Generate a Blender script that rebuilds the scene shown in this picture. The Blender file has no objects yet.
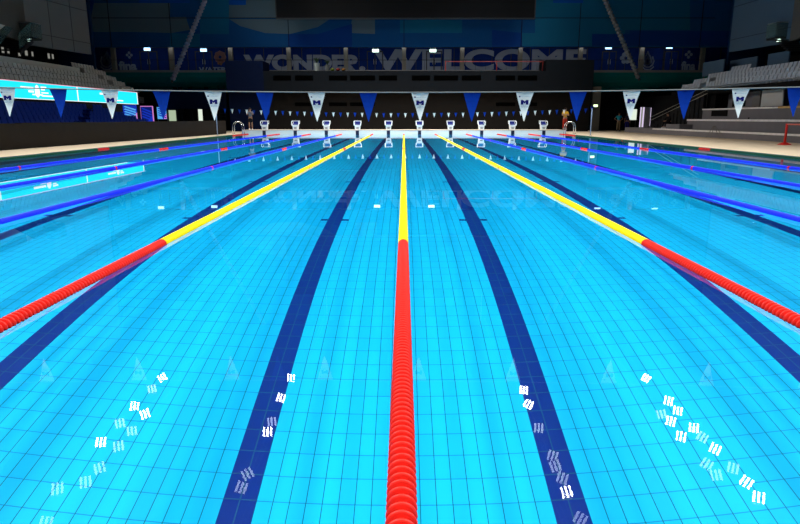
import bpy, bmesh, math, random
from mathutils import Vector, Matrix
random.seed(7)
PI = math.pi
sc = bpy.context.scene
C = sc.collection

# ------------------------------------------------------------------ camera, world, lights, exposure
CAM_Y, CAM_Z, FOC = -1.34, 1.271, 625.0
TH = math.atan(144 / 625.0)
cam = bpy.data.cameras.new('camera')
cam.sensor_width = 36
cam.lens = 36 * FOC / 800
cam.shift_x = -4 / 800
cam.clip_end = 400
camo = bpy.data.objects.new('camera', cam)
C.objects.link(camo)
camo.location = (0, CAM_Y, CAM_Z)
camo.rotation_euler = (PI / 2 - TH, 0, 0)
sc.camera = camo

world = bpy.data.worlds.new('world')
sc.world = world
world.use_nodes = True
world.node_tree.nodes['Background'].inputs[0].default_value = (.72, .84, 1.0, 1)
world.node_tree.nodes['Background'].inputs[1].default_value = .085

vs = sc.view_settings
vs.view_transform = 'Standard'
vs.look = 'None'
vs.gamma = 1
vs.exposure = 0
vs.use_curve_mapping = False
cy = sc.cycles
cy.max_bounces = 8
cy.diffuse_bounces = 3
cy.glossy_bounces = 4
cy.transmission_bounces = 8
cy.transparent_max_bounces = 8
cy.use_denoising = True
cy.sample_clamp_indirect = 6


def area(name, loc, rot, sx, sy, power, spread, col=(1, 1, 1), caustic=False):
    l = bpy.data.lights.new(name, 'AREA')
    l.shape = 'RECTANGLE'
    l.size, l.size_y, l.energy, l.color = sx, sy, power, col
    l.spread = math.radians(spread)
    l.cycles.is_caustics_light = caustic
    o = bpy.data.objects.new(name, l)
    C.objects.link(o)
    o.location, o.rotation_euler = loc, rot
    return o


# four rows of floodlights under the roof, the hall's main lighting
FLOOD = 1400
for X, e in ((-18, .75), (18, .75), (-8.6, .42), (8.6, .42)):
    for k in range(5):
        area('flood_row_light', (X, -4.5 + 13.5 * k, 17.4), (math.radians(12), math.atan2(X * .62, 17.4), 0), 1.0, 12,
             FLOOD * e * (1, 1, 1, .85, .6)[k], 74, (.95, 1, .98), True)
# added fill light for the two stands and the far end, no visible fixtures
area('stand_fill', (-11, 46, 14), (0, math.radians(-52), 0), 3, 26, 1050, 80, (1, .92, .8))
area('stand_fill', (11, 46, 14), (0, math.radians(52), 0), 3, 26, 340, 80, (.85, .93, 1))
area('end_fill', (0, 44, 15), (math.radians(55), 0, 0), 30, 2, 230, 110, (.8, .9, 1))  # unseen fill added to lift the mural end
area('start_fill', (0, 38, 16.5), (math.radians(34), 0, 0), 24, 1.5, 420, 50, (1, .99, .95), True)  # unseen fill added to brighten the end wall and starting blocks
area('concourse_fill', (0, 63.4, 8.1), (math.radians(35), 0, 0), 56, .2, 120, 160, (.9, .95, 1))  # unseen strip added to brighten the dark concourse wall and lettering


# ------------------------------------------------------------------ helpers
def pix(px, py, D):
    """place of the photo's pixel (px, py) at distance D ahead of the camera"""
    dy = py - 262
    a, b, u = px - 404., FOC * math.cos(TH) - dy * math.sin(TH), -(FOC * math.sin(TH) + dy * math.cos(TH))
    return Vector((a / b * D, D + CAM_Y, CAM_Z + u / b * D))


def mat(name, col, rough=.5, metal=0, emit=None, strength=0, bump=None, noise=None, spec=None, trans=None):
    if spec is None: spec = .08 if rough >= .65 or emit else .5
    m = bpy.data.materials.new(name)
    m.use_nodes = True
    nt = m.node_tree
    b = nt.nodes['Principled BSDF']
    b.inputs['Base Color'].default_value = (*col, 1)
    b.inputs['Roughness'].default_value = rough
    b.inputs['Metallic'].default_value = metal
    b.inputs['Specular IOR Level'].default_value = spec
    if emit:
        b.inputs['Emission Color'].default_value = (*emit, 1)
        b.inputs['Emission Strength'].default_value = strength
    if noise or bump:
        tc = nt.nodes.new('ShaderNodeTexCoord')
        nz = nt.nodes.new('ShaderNodeTexNoise')
        nz.inputs['Scale'].default_value = (noise or bump)[0]
        nz.inputs['Detail'].default_value = 5
        nt.links.new(tc.outputs['Object'], nz.inputs['Vector'])
        if noise:
            mx = nt.nodes.new('ShaderNodeMix')
            mx.data_type = 'RGBA'
            d = noise[1]
            mx.inputs[6].default_value = (*[c * (1 - d) for c in col], 1)
            mx.inputs[7].default_value = (*[min(1, c * (1 + d)) for c in col], 1)
            nt.links.new(nz.outputs['Fac'], mx.inputs[0])
            nt.links.new(mx.outputs[2], b.inputs['Base Color'])
        if bump:
            bp = nt.nodes.new('ShaderNodeBump')
            bp.inputs['Strength'].default_value = bump[1]
            bp.inputs['Distance'].default_value = .02
            nt.links.new(nz.outputs['Fac'], bp.inputs['Height'])
            nt.links.new(bp.outputs[0], b.inputs['Normal'])
    if trans:
        out = nt.nodes['Material Output']
        t = nt.nodes.new('ShaderNodeBsdfTranslucent')
        t.inputs[0].default_value = (*col, 1)
        ms = nt.nodes.new('ShaderNodeMixShader')
        ms.inputs[0].default_value = trans
        nt.links.new(b.outputs[0], ms.inputs[1])
        nt.links.new(t.outputs[0], ms.inputs[2])
        nt.links.new(ms.outputs[0], out.inputs[0])
    return m


class MB:
    """collects shapes and links them as ONE mesh object"""

    def __init__(s):
        s.v, s.f, s.m = [], [], []

    def add(s, vs_, fs, mi=0):
        n = len(s.v)
        s.v += [tuple(p) for p in vs_]
        s.f += [tuple(i + n for i in f) for f in fs]
        s.m += [mi] * len(fs)
        return s

    def box(s, a, b, mi=0):
        x0, y0, z0 = [min(a[i], b[i]) for i in range(3)]
        x1, y1, z1 = [max(a[i], b[i]) for i in range(3)]
        return s.add([(x0, y0, z0), (x1, y0, z0), (x1, y1, z0), (x0, y1, z0), (x0, y0, z1), (x1, y0, z1), (x1, y1, z1), (x0, y1, z1)],
                     [(0, 3, 2, 1), (4, 5, 6, 7), (0, 1, 5, 4), (1, 2, 6, 5), (2, 3, 7, 6), (3, 0, 4, 7)], mi)

    def hexa(s, bot, top, mi=0):
        return s.add(list(bot) + list(top), [(0, 3, 2, 1), (4, 5, 6, 7), (0, 1, 5, 4), (1, 2, 6, 5), (2, 3, 7, 6), (3, 0, 4, 7)], mi)

    def prism(s, pts, d, mi=0):
        """polygon pts (3D) pushed along vector d"""
        n = len(pts)
        d = Vector(d)
        a = [Vector(p) for p in pts]
        return s.add(a + [p + d for p in a],
                     [tuple(range(n))[::-1], tuple(range(n, 2 * n))] + [(i, (i + 1) % n, n + (i + 1) % n, n + i) for i in range(n)], mi)

    def tube(s, pts, r, seg=8, mi=0, cap=True):
        pts = [Vector(p) for p in pts]
        rings = []
        for i, p in enumerate(pts):
            d = (pts[min(i + 1, len(pts) - 1)] - pts[max(i - 1, 0)]).normalized()
            u = Vector((0, 0, 1)) if abs(d.z) < .9 else Vector((1, 0, 0))
            a = d.cross(u).normalized()
            b = a.cross(d)
            rr = r[i] if isinstance(r, (list, tuple)) else r
            rings.append([p + rr * (math.cos(2 * PI * k / seg) * a + math.sin(2 * PI * k / seg) * b) for k in range(seg)])
        v = [q for g in rings for q in g]
        f = []
        for i in range(len(pts) - 1):
            for k in range(seg):
                k2 = (k + 1) % seg
                f.append((i * seg + k, i * seg + k2, (i + 1) * seg + k2, (i + 1) * seg + k))
        if cap:
            f.append(tuple(range(seg))[::-1])
            f.append(tuple((len(pts) - 1) * seg + k for k in range(seg)))
        return s.add(v, f, mi)

    def ball(s, c, r, seg=12, mi=0):
        rx, ry, rz = (r, r, r) if not isinstance(r, (tuple, list)) else r
        v, f, n = [], [], seg // 2
        for i in range(n + 1):
            t = PI * i / n
            for k in range(seg):
                a = 2 * PI * k / seg
                v.append((c[0] + rx * math.sin(t) * math.cos(a), c[1] + ry * math.sin(t) * math.sin(a), c[2] + rz * math.cos(t)))
        for i in range(n):
            for k in range(seg):
                k2 = (k + 1) % seg
                f.append((i * seg + k, (i + 1) * seg + k, (i + 1) * seg + k2, i * seg + k2))
        return s.add(v, f, mi)

    def mesh(s, name, mats, smooth=False):
        me = bpy.data.meshes.new(name)
        me.from_pydata(s.v, [], s.f)
        for m in (mats if isinstance(mats, (list, tuple)) else [mats]):
            me.materials.append(m)
        if any(s.m):
            me.polygons.foreach_set('material_index', s.m)
        if smooth:
            me.polygons.foreach_set('use_smooth', [True] * len(me.polygons))
        me.update()
        return me

    def build(s, name, mats, parent=None, smooth=False, bevel=0, loc=None):
        me = s.mesh(name, mats, smooth)
        if bevel:
            bm = bmesh.new()
            bm.from_mesh(me)
            bmesh.ops.remove_doubles(bm, verts=bm.verts, dist=1e-5)
            bmesh.ops.bevel(bm, geom=list(bm.edges), offset=bevel, segments=2, affect='EDGES', clamp_overlap=True)
            bm.to_mesh(me)
            bm.free()
        return link(name, me, parent, loc)


def link(name, me, parent=None, loc=None, rotz=0):
    o = bpy.data.objects.new(name, me)
    C.objects.link(o)
    if parent:
        o.parent = parent
    if loc is not None:
        o.location = loc
    if rotz:
        o.rotation_euler.z = rotz
    return o


def tag(o, label=None, cat=None, group=None, kind=None):
    if label: o['label'] = label
    if cat: o['category'] = cat
    if group: o['group'] = group
    if kind: o['kind'] = kind
    return o


def thing(name, loc, label, cat, group=None, rotz=0):
    return tag(link(name, None, None, loc, rotz), label, cat, group)


def struct(name, mb, mats, parent=None, **k):
    o = mb.build(name, mats, parent, **k)
    if not parent:
        o['kind'] = 'structure'
    return o


def copy_tree(o, parent=None):
    c = o.copy()
    C.objects.link(c)
    if parent:
        c.parent = parent
    for ch in list(o.children):
        copy_tree(ch, c)
    return c


def text_mesh(txt, size, depth=.02, bold=0., spacing=1.):
    cu = bpy.data.curves.new('lettering', 'FONT')
    cu.body, cu.size, cu.extrude, cu.offset, cu.space_character = txt, size, depth, bold, spacing
    cu.align_x = 'LEFT'
    o = bpy.data.objects.new('lettering', cu)
    C.objects.link(o)
    dg = bpy.context.evaluated_depsgraph_get()
    me = bpy.data.meshes.new_from_object(o.evaluated_get(dg))
    bpy.data.objects.remove(o)
    return me


def fit_text(name, txt, x0, x1, z0, z1, y, m, parent, bold=.0, depth=.02):
    """lettering standing on a wall that faces -Y, filling x0..x1, z0..z1"""
    me = text_mesh(txt, 1, depth, bold)
    xs = [v.co.x for v in me.vertices]
    zs = [v.co.y for v in me.vertices]
    a, b, c, d = min(xs), max(xs), min(zs), max(zs)
    for v in me.vertices:
        x, z, q = v.co
        v.co = (x0 + (x - a) / (b - a) * (x1 - x0), y + (depth - q if depth else 0) - depth, z0 + (z - c) / (d - c) * (z1 - z0))
    me.materials.clear()
    me.materials.append(m)
    return link(name, me, parent)


# ------------------------------------------------------------------ materials
def tile_material():
    m = bpy.data.materials.new('pool_tile')
    m.use_nodes = True
    nt = m.node_tree
    N, L = nt.nodes, nt.links
    b = N['Principled BSDF']
    tc = N.new('ShaderNodeTexCoord')
    sp = N.new('ShaderNodeSeparateXYZ')
    L.new(tc.outputs['Object'], sp.inputs[0])

    def math_(op, a, b2=None, c=None):
        n = N.new('ShaderNodeMath')
        n.operation = op
        for i, x in enumerate((a, b2, c)):
            if x is None: continue
            if isinstance(x, (int, float)):
                n.inputs[i].default_value = x
            else:
                L.new(x, n.inputs[i])
        return n.outputs[0]

    def line(coord, off, period, w):
        t = math_('DIVIDE', math_('ADD', coord, off), period)
        fr = math_('FRACT', t)
        d = math_('MINIMUM', fr, math_('SUBTRACT', 1.0, fr))
        return math_('LESS_THAN', d, w / 2 / period), math_('FLOOR', t)
    gx, ix = line(sp.outputs[0], 100., .125, .0072)
    gy, iy = line(sp.outputs[1], 100.0 - .148, .25, .0085)
    gz, iz = line(sp.outputs[2], 100., .125, .006)
    cmb = N.new('ShaderNodeCombineXYZ')
    L.new(ix, cmb.inputs[0]); L.new(iy, cmb.inputs[1]); L.new(iz, cmb.inputs[2])
    wn = N.new('ShaderNodeTexWhiteNoise')
    L.new(cmb.outputs[0], wn.inputs[0])
    nz = N.new('ShaderNodeTexNoise')
    nz.inputs['Scale'].default_value = .35
    L.new(tc.outputs['Object'], nz.inputs[0])

    def mixc(f, a, b2):
        n = N.new('ShaderNodeMix')
        n.data_type = 'RGBA'
        for i, x in ((0, f), (6, a), (7, b2)):
            if isinstance(x, tuple):
                n.inputs[i].default_value = (*x, 1)
            else:
                L.new(x, n.inputs[i])
        return n.outputs[2]
    base = mixc(wn.outputs[0], TILE_A, TILE_B)
    c1 = mixc(gy, base, (.002, .22, .5))
    # only horizontal faces show the y lines, walls show z lines as well
    c2 = mixc(gx, c1, (.001, .14, .19))
    L.new(c2, b.inputs['Base Color'])
    b.inputs['Roughness'].default_value = .35
    return m


TILE_A, TILE_B = (.002, .49, .88), (.003, .52, .92)
M = {}
M['tile'] = tile_material()
M['line'] = mat('navy_tile', (.001, .022, .21), .35)
M['line_dark'] = mat('dark_navy_panel', (.003, .006, .03), .4)
M['white_wall'] = mat('white_end_tile', (.68, .72, .70), .4, noise=(3, .03))
M['edge'] = mat('terracotta_edge', (.5, .27, .17), .6)
M['deck'] = mat('beige_deck_tile', (.78, .60, .42), .6, noise=(1.3, .08))
M['dark_par'] = mat('dark_brown_panel', (.030, .025, .021), .7, noise=(2, .15))
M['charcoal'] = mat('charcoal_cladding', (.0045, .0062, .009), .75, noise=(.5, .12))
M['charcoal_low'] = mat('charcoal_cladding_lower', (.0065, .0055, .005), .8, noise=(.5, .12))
M['navy_clad'] = mat('navy_cladding', (.0012, .005, .026), .75)
M['black'] = mat('black_matt', (.006, .006, .007), .8)
M['slot'] = mat('slot_black', (.001, .001, .001), .9, spec=0)
M['mural0'] = mat('mural_deep_blue', (.006, .065, .19), .7)
M['mural1'] = mat('mural_slate', (.09, .13, .155), .7)
M['mural2'] = mat('mural_teal', (.008, .11, .20), .7)
M['mural3'] = mat('mural_navy', (.003, .04, .19), .7)
M['mural4'] = mat('mural_bright_blue', (.003, .07, .33), .7)
M['seam'] = mat('panel_seam', (.012, .012, .014), .8)
M['green'] = mat('dark_green_soffit', (.003, .13, .125), .7)
M['slab'] = mat('grey_slab', (.18, .17, .17), .7)
M['concrete'] = mat('concrete', (.17, .155, .15), .8, noise=(1.2, .15))
M['step'] = mat('bleacher_grey', (.17, .16, .175), .8, noise=(1.5, .12))
M['lip'] = mat('pale_step_edge', (.75, .71, .70), .6, noise=(4, .25))
M['lgrey'] = mat('light_grey_panel', (.2, .2, .2), .7, noise=(.6, .05))
M['rgrey'] = mat('blue_grey_panel', (.07, .12, .19), .7, noise=(.6, .05))
M['beige_ledge'] = mat('beige_ledge', (.62, .56, .47), .7)
M['column'] = mat('beige_column', (.16, .145, .12), .7)
M['glassblue'] = mat('blue_printed_glass', (.001, .018, .13), .7)
M['print'] = mat('grey_print', (.2, .22, .28), .6)
M['print2'] = mat('faint_grey_print', (.2, .24, .32), .7)
M['pink'] = mat('pink_print', (.22, .1, .1), .6)
M['orange'] = mat('orange_print', (.2, .08, .02), .6)
M['frame'] = mat('dark_frame', (.012, .012, .014), .5)
M['tglass'] = mat('green_tinted_glass', (.09, .17, .165), .7)
M['tglass'].node_tree.nodes['Principled BSDF'].inputs['Alpha'].default_value = .42
M['white_seat'] = mat('white_plastic', (.66, .60, .52), .5)
M['white_seat2'] = mat('cool_white_plastic', (.46, .50, .58), .5)
M['blue_seat'] = mat('blue_plastic', (.004, .035, .36), .45)
M['red_f'] = mat('red_plastic', (.72, .012, .004), .5)
M['yel_f'] = mat('yellow_plastic', (.95, .70, .0), .38)
M['blu_f'] = mat('royal_blue_plastic', (.002, .02, .80), .5)
M['grn_f'] = mat('dark_green_plastic', (.002, .075, .03), .38)
M['cable'] = mat('steel_cable', (.4, .4, .4), .35, .9)
M['chrome'] = mat('polished_steel', (.75, .76, .78), .16, 1)
M['white_p'] = mat('white_gloss', (.85, .87, .88), .35)
M['pad_blue'] = mat('blue_grip_pad', (.006, .011, .10), .7)
M['flag_w'] = mat('white_flag_cloth', (.76, .8, .79), .8, trans=.35)
M['flag_b'] = mat('blue_flag_cloth', (.002, .04, .34), .8, trans=.35)
M['logo'] = mat('navy_print', (.004, .006, .10), .7)
M['logo_l'] = mat('pale_blue_print', (.25, .38, .48), .7)
M['cord'] = mat('white_cord', (.16, .17, .17), .7)
M['led'] = mat('led_cyan', (0, 0, 0), .5, emit=(.015, .82, 1.0), strength=1.12)
M['led_w'] = mat('led_white', (0, 0, 0), .5, emit=(1, 1, 1), strength=1.25)
M['led_r'] = mat('led_pink_edge', (0, 0, 0), .5, emit=(1, .45, .55), strength=.9)
M['scr_b'] = mat('screen_blue', (0, 0, 0), .5, emit=(.01, .04, .55), strength=.8)
M['scr_lb'] = mat('screen_light_blue', (0, 0, 0), .5, emit=(.1, .45, .95), strength=.9)
M['scr_p'] = mat('screen_pink', (0, 0, 0), .5, emit=(.75, .25, .7), strength=.9)
M['glow'] = mat('lit_white_panel', (0, 0, 0), .5, emit=(.85, .95, .8), strength=.9)
M['glow_dim'] = mat('dim_lit_window', (0, 0, 0), .5, emit=(.85, .85, .75), strength=.26)
M['glow_v'] = mat('lit_violet_edge', (0, 0, 0), .5, emit=(.85, .72, 1), strength=.9)
M['exit'] = mat('exit_sign_face', (0, 0, 0), .5, emit=(.72, 1, .85), strength=4)
M['exit_b'] = mat('bluish_exit_face', (0, 0, 0), .5, emit=(.35, .65, 1), strength=4)
M['lamp'] = mat('floodlight_bar', (0, 0, 0), .5, emit=(1, 1, 1), strength=26)
M['lamp_dim'] = mat('floodlight_bar_dim', (0, 0, 0), .5, emit=(.85, .93, 1), strength=5)
M['skin'] = mat('skin', (.27, .14, .09), .6)
M['hair'] = mat('dark_hair', (.02, .012, .01), .7)
M['eye'] = mat('dark_eye', (.01, .01, .01), .3)

# ------------------------------------------------------------------ the pool basin, deck, water
PW, PL, PD = 13.0, 50.0, 3.0
REC = []
fl = struct('pool_floor', MB().box((-PW, 0, -PD - .2), (PW, PL, -PD)), M['tile'])
REC.append(fl)
for k in range(10):
    X = -11.25 + 2.5 * k
    mb = MB().box((X - .125, 2, -PD), (X + .125, 48, -PD + .006))
    for yc, w, d in ((9.86, .25, .13), (14.8, .25, .13), (22.8, .5, .16), (48, .5, .25), (35, .25, .13), (40, .25, .13)):
        mb.box((X - w, yc - d / 2, -PD), (X - .125, yc + d / 2, -PD + .006))
        mb.box((X + .125, yc - d / 2, -PD), (X + w, yc + d / 2, -PD + .006))
    # a thin pale joint down the middle of the line
    o = mb.build('lane_line', M['line'], fl)
    REC.append(o)
    jb = MB().box((X - .004, 2, -PD + .006), (X + .004, 48, -PD + .008))
    y = .148
    while y < 48:
        if y > 2: jb.box((X - .125, y - .004, -PD + .006), (X + .125, y + .004, -PD + .008))
        y += .25
    REC.append(jb.build('tile_joint', mat('line_joint', (.004, .09, .2), .5) if k == 0 else bpy.data.materials['line_joint'], o))
for s, n in ((-1, 'wall_pool_left'), (1, 'wall_pool_right')):
    REC.append(struct(n, MB().box((s * PW, 0, -PD - .2), (s * (PW + .25), PL, 0.012)), M['tile']))
REC.append(struct('wall_pool_near', MB().box((-PW - .25, -.25, -PD - .2), (PW + .25, 0, .012)), M['tile']))
fw = struct('wall_pool_far', MB().box((-PW - .25, PL, -PD - .2), (PW + .25, PL + .25, -.9)), M['tile'])
REC.append(fw)
ew = struct('trim_1', MB().box((-PW, PL, -.9), (PW, PL + 2.6, .31)), M['white_wall'])
REC.append(ew)
REC.append(struct('edge_strip', MB().box((-PW, PL - .03, .31), (PW, PL + .04, .335)), M['edge'], ew))
struct('top_tiles', MB().box((-PW, PL + .04, .31), (PW, PL + 2.6, .33)), M['deck'], ew)
for k in range(10):
    X = -11.25 + 2.5 * k
    o = MB().box((X - .13, PL - .012, -.88), (X + .13, PL, .285)).build('target_line', M['line_dark'], ew)
    REC.append(o)

# decks
dk = MB()
dk.box((-PW - 4.2, -4, -.5), (-PW - .25, 64, .03))
dk.box((PW + .25, -4, -.5), (PW + 12.5, 64, .03))
dk.box((-PW - .25, PL + 2.6, -.5), (PW + .25, 64, .03))
dk.box((-PW - .25, -4, -.5), (PW + .25, -.25, .03))
dk.box((-PW - .25, -.25, .012), (-PW - .08, PL, .03)).box((PW + .08, -.25, .012), (PW + .25, PL, .03))
struct('pool_deck', dk, M['deck'])
for s, n in ((-1, 'trim_2'), (1, 'trim_3')):
    g = MB()
    g.box((s * PW, -.2, .012), (s * (PW + .08), PL, .026))
    struct(n, g, mat('dark_green_gutter' + n, (.02, .075, .06), .6))

# water: a calm sheet
wm = bpy.data.materials.new('pool_water')
wm.use_nodes = True
nt = wm.node_tree
nt.nodes.clear()
o_ = nt.nodes.new('ShaderNodeOutputMaterial')
g_ = nt.nodes.new('ShaderNodeBsdfGlass')
g_.inputs['IOR'].default_value = 1.333
g_.inputs['Roughness'].default_value = 0
nt.links.new(g_.outputs[0], o_.inputs[0])
me = bpy.data.meshes.new('pool_water')
me.from_pydata([(-PW, 0, 0), (PW, 0, 0), (PW, PL, 0), (-PW, PL, 0)], [], [(0, 1, 2, 3)])
me.polygons[0].use_smooth = True
me.materials.append(wm)
wo = link('pool_water', me)
tag(wo, 'calm clear turquoise water filling the ten lane swimming pool', 'water', kind='stuff')
wo.cycles.is_caustics_caster = True
for r in REC:
    r.cycles.is_caustics_receiver = True

# ------------------------------------------------------------------ hall shell
struct('ceiling', MB().box((-40, -4, 20), (40, 72, 20.3)), M['black'])
struct('floor', MB().box((-40, -4, -.6), (-17.2, 62.6, -.51)).box((25.5, -4, -.6), (40, 62.6, -.51)).box((-40, 62.6, -.5), (40, 72, 0)), M['concrete'])
struct('wall_outer_left', MB().box((-33.5, -4, -.5), (-33.2, 70, 20)), M['charcoal'])
struct('wall_outer_right', MB().box((33.2, -4, -.5), (33.5, 70, 20)), M['charcoal'])
# dark wall at the very back of the undercroft
struct('wall_back_low', MB().box((-34, 66.2, -.5), (34, 66.5, 5.6)), M['black'])

# end mural wall
YB = 64 + CAM_Y
mw = MB()
zb, zt = 7.99, 19.9
mw.box((-33.2, YB, zb), (33.2, YB + .3, zt), 0)
wall_end = struct('wall_end', mw, [M['mural0']])


def mural(polys, m, name='mural_panel', d=.02, off=0.0):
    mb = MB()
    for p in polys:
        pts = [pix(x, y, 64) for x, y in p]
        pts = [Vector((q.x, YB - d - off, q.z)) for q in pts]
        mb.prism(pts, (0, d, 0))
    return mb.build(name, m, wall_end)


mural([[(94, 3), (134, 3), (134, 32), (88, 32)], [(134, 3), (170, 3), (170, 17), (186, 17), (190, 30), (172, 33), (134, 32)],
       [(229, 4), (277, -10), (277, 18), (229, 18)], [(229, 19), (330, 19), (318, 27), (290, 34), (265, 33), (240, 26)],
       [(352, 19), (375, 19), (375, 34), (350, 33)]], M['mural1'])
mural([[(200, -20), (229, -20), (229, 34), (200, 34)], [(170, 33), (200, 34), (200, 47), (170, 47)],
       [(535, -20), (690, -20), (690, 30), (625, 30), (625, 33), (535, 33)], [(522, 33), (625, 33), (625, 46), (522, 46)],
       [(400, 20), (462, 20), (462, 33), (400, 33)]], M['mural2'], off=.004)
mural([[(229, 5), (246, 5), (246, -14), (229, -14)], [(139, 3), (190, 3), (190, -30), (139, -30)], [(553, 3), (583, 3), (583, -20), (553, -20)]], M['mural4'], off=.03)
mural([[(84, 30), (94, 3), (94, -30), (80, -30)], [(318, 34), (352, 24), (352, 47), (288, 47), (288, 34)],
       [(492, 30), (522, 33), (522, 47), (492, 47)], [(630, 31), (732, 31), (732, 46), (630, 46)], [(592, 34), (630, 34), (630, 46), (592, 46)]], M['mural3'], off=.008)
mb = MB()
for x in (109, 170, 288, 404, 522, 580, 641, 702):
    p = pix(x, 20, 64)
    mb.box((p.x - .03, YB - .045, zb), (p.x + .03, YB, 19))
for y in (18, -14):
    p = pix(404, y, 64)
    mb.box((-30, YB - .045, p.z - .03), (30, YB, p.z + .03))
mb.build('panel_joint', M['seam'], wall_end)

# concourse: slab, back wall of printed glass, columns, doors
struct('trim_4', MB().box((-31, YB - .2, 5.62), (31, 66.4, 5.84)), M['slab'])
YC = 66.7 + CAM_Y
cw = struct('wall_concourse', MB().box((-34, YC, 5.84), (34, YC + .25, 8.6)), M['glassblue'])
struct('trim_5', MB().box((-31, YB + .3, 8.2), (31, YC + .2, 8.45)), M['frame'])
cols = (114, 172, 231, 289, 346, 404, 462, 520, 580, 641, 702)
for i, x in enumerate(cols):
    p = pix(x, 60, 65.2)
    struct('column_%d' % (i + 1), MB().box((p.x - .2, p.y - .2, 5.84), (p.x + .2, p.y + .2, 8.2)), M['column'])
    q = (p.x + pix(cols[min(i + 1, 10)], 60, 65.2).x) / 2
mb = MB()
for x in range(90, 720, 19):
    p = pix(x + 3, 60, 66.7)
    mb.box((p.x - .035, YC - .05, 5.84), (p.x + .035, YC, 8.3))
mb.build('mullion', M['frame'], cw)


def lettering(name, txt, x0, x1, y0, y1, m, bold=.03):
    a, b = pix(x0, y1, 66.6), pix(x1, y0, 66.6)
    return fit_text(name, txt, a.x, b.x, a.z, b.z, YC - .055, m, cw, bold * 1.3)


lettering('lettering', 'WONDER.', 244, 365, 54.5, 70.8, M['print'], .045)
lettering('lettering', 'WELCOME', 373, 587, 49, 71.3, M['print'], .028)
lettering('lettering', 'fina', 119, 136, 61, 70.5, M['print2'], .03)
lettering('lettering', 'fina', 681, 696, 61, 70.5, M['print2'], .03)
lettering('lettering', 'WATER', 199, 226, 67, 72.5, M['print2'], .03)


def flat_curve(pts, w, D, m, name, parent, dx=0, y=None):
    """ribbon on the wall through photo points"""
    mb = MB()
    P = [pix(x + dx, yy, D) for x, yy in pts]
    for a, b in zip(P[:-1], P[1:]):
        d = Vector((b.x - a.x, 0, b.z - a.z)).normalized() * w / 2
        n = Vector((-d.z, 0, d.x))
        a2, b2 = a - d, b + d
        q = [Vector((v.x, YC - .075, v.z)) for v in (a2 - n, b2 - n, b2 + n, a2 + n)]
        mb.prism(q, (0, .05, 0))
    return mb.build(name, m, parent)


def flame(dx, name='flame_emblem'):
    def drop(cx, cy, s):
        return [(cx + s * .55 * math.sin(t) * (1 if t < PI else 1), cy - s * math.cos(t) * (.9 if abs(t - PI) > 1 else .75) - (s * .5 if t < .3 or t > 6 else 0)) for t in [i * 2 * PI / 16 for i in range(17)]]
    flat_curve(drop(106.5, 60, 6), .13, 66.6, M['print2'], name, cw, dx)
    flat_curve(drop(106.5, 61, 3), .13, 66.6, M['print2'], name, cw, dx)
    flat_curve([(101, 67), (104, 69.5), (109, 69.5), (112, 67)], .13, 66.6, M['print2'], name, cw, dx)
    flat_curve([(101.5, 57), (100.5, 61), (102, 65), (105, 67), (108, 67), (111, 65), (112.5, 61), (111.5, 57)], .13, 66.6, M['print2'], name, cw, dx)


flame(0)
flame(541.5)


def blob(cx, cy, r, m, n=8, name='printed_flower'):
    mb = MB()
    c = pix(cx, cy, 66.6)
    for k in range(n):
        a = 2 * PI * k / n
        pts = []
        for j in range(8):
            t = 2 * PI * j / 8
            pts.append(Vector((c.x + r * .62 * math.cos(a) + r * .4 * math.cos(t), YC - .07, c.z + r * .62 * math.sin(a) + r * .4 * math.sin(t))))
        mb.prism(pts, (0, .04, 0))
    return mb.build(name, m, cw)


blob(220, 57, .62, M['pink'])
blob(220, 62, .33, M['orange'], 5)
blob(626, 58, .6, M['print2'], 6)
blob(129, 55, .35, M['print2'], 4, 'map_print')
blob(689, 54.5, .4, M['print2'], 4, 'map_print')

# doors on the concourse below the exit signs
for i, x in enumerate((149, 204, 375, 434, 609, 671)):
    p, q = pix(x - 8, 71, 66.6), pix(x + 8, 51, 66.6)
    d = MB()
    y0, y1 = YC - .14, YC
    t = .1
    d.box((p.x, y0, 5.84), (p.x + t, y1, q.z)).box((q.x - t, y0, 5.84), (q.x, y1, q.z)).box((p.x, y0, q.z - t), (q.x, y1, q.z))
    m_ = (p.x + q.x) / 2
    d.box((m_ - t / 2, y0, 5.84), (m_ + t / 2, y1, q.z))
    dd = struct('door_%d' % (i + 1), d, M['frame'])
    MB().box((p.x + t, YC - .07, 5.86), (m_ - t / 2, YC - .03, q.z - t)).box((m_ + t / 2, YC - .07, 5.86), (q.x - t, YC - .03, q.z - t)).build('door_leaf', M['glassblue'], dd)
    MB().tube([(m_ - .12, YC - .17, 6.6), (m_ - .12, YC - .17, 7.1)], .025).tube([(m_ + .12, YC - .17, 6.6), (m_ + .12, YC - .17, 7.1)], .025).build('door_handle', M['cable'], dd)

# exit signs
descr = ['nearest the left wall', 'second from the left, above left concourse door', 'between the words WONDER and WELCOME', 'above the L of the word WELCOME',
         'first to the right of the word WELCOME', 'above rightmost concourse door']
for i, (x, y) in enumerate(((146.5, 49), (203, 50), (375.5, 50.5), (433, 50.5), (609, 47.5), (670, 47))):
    p = pix(x, y, 66.2)
    e = thing('exit_sign', (p.x, YC - .3, p.z), 'glowing exit sign on the upper concourse, ' + descr[i], 'exit sign', 'exit signs along the concourse')
    MB().box((-.34, -.05, -.16), (.34, .05, .16)).box((-.25, -.03, .16), (-.22, .03, .32)).box((.22, -.03, .16), (.25, .03, .32)).build('housing', M['white_p'], e, bevel=.01)
    MB().box((-.31, -.062, -.13), (.31, -.051, .13)).build('lit_face', M['exit'] if i in (2, 3) else M['exit_b'], e)

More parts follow.
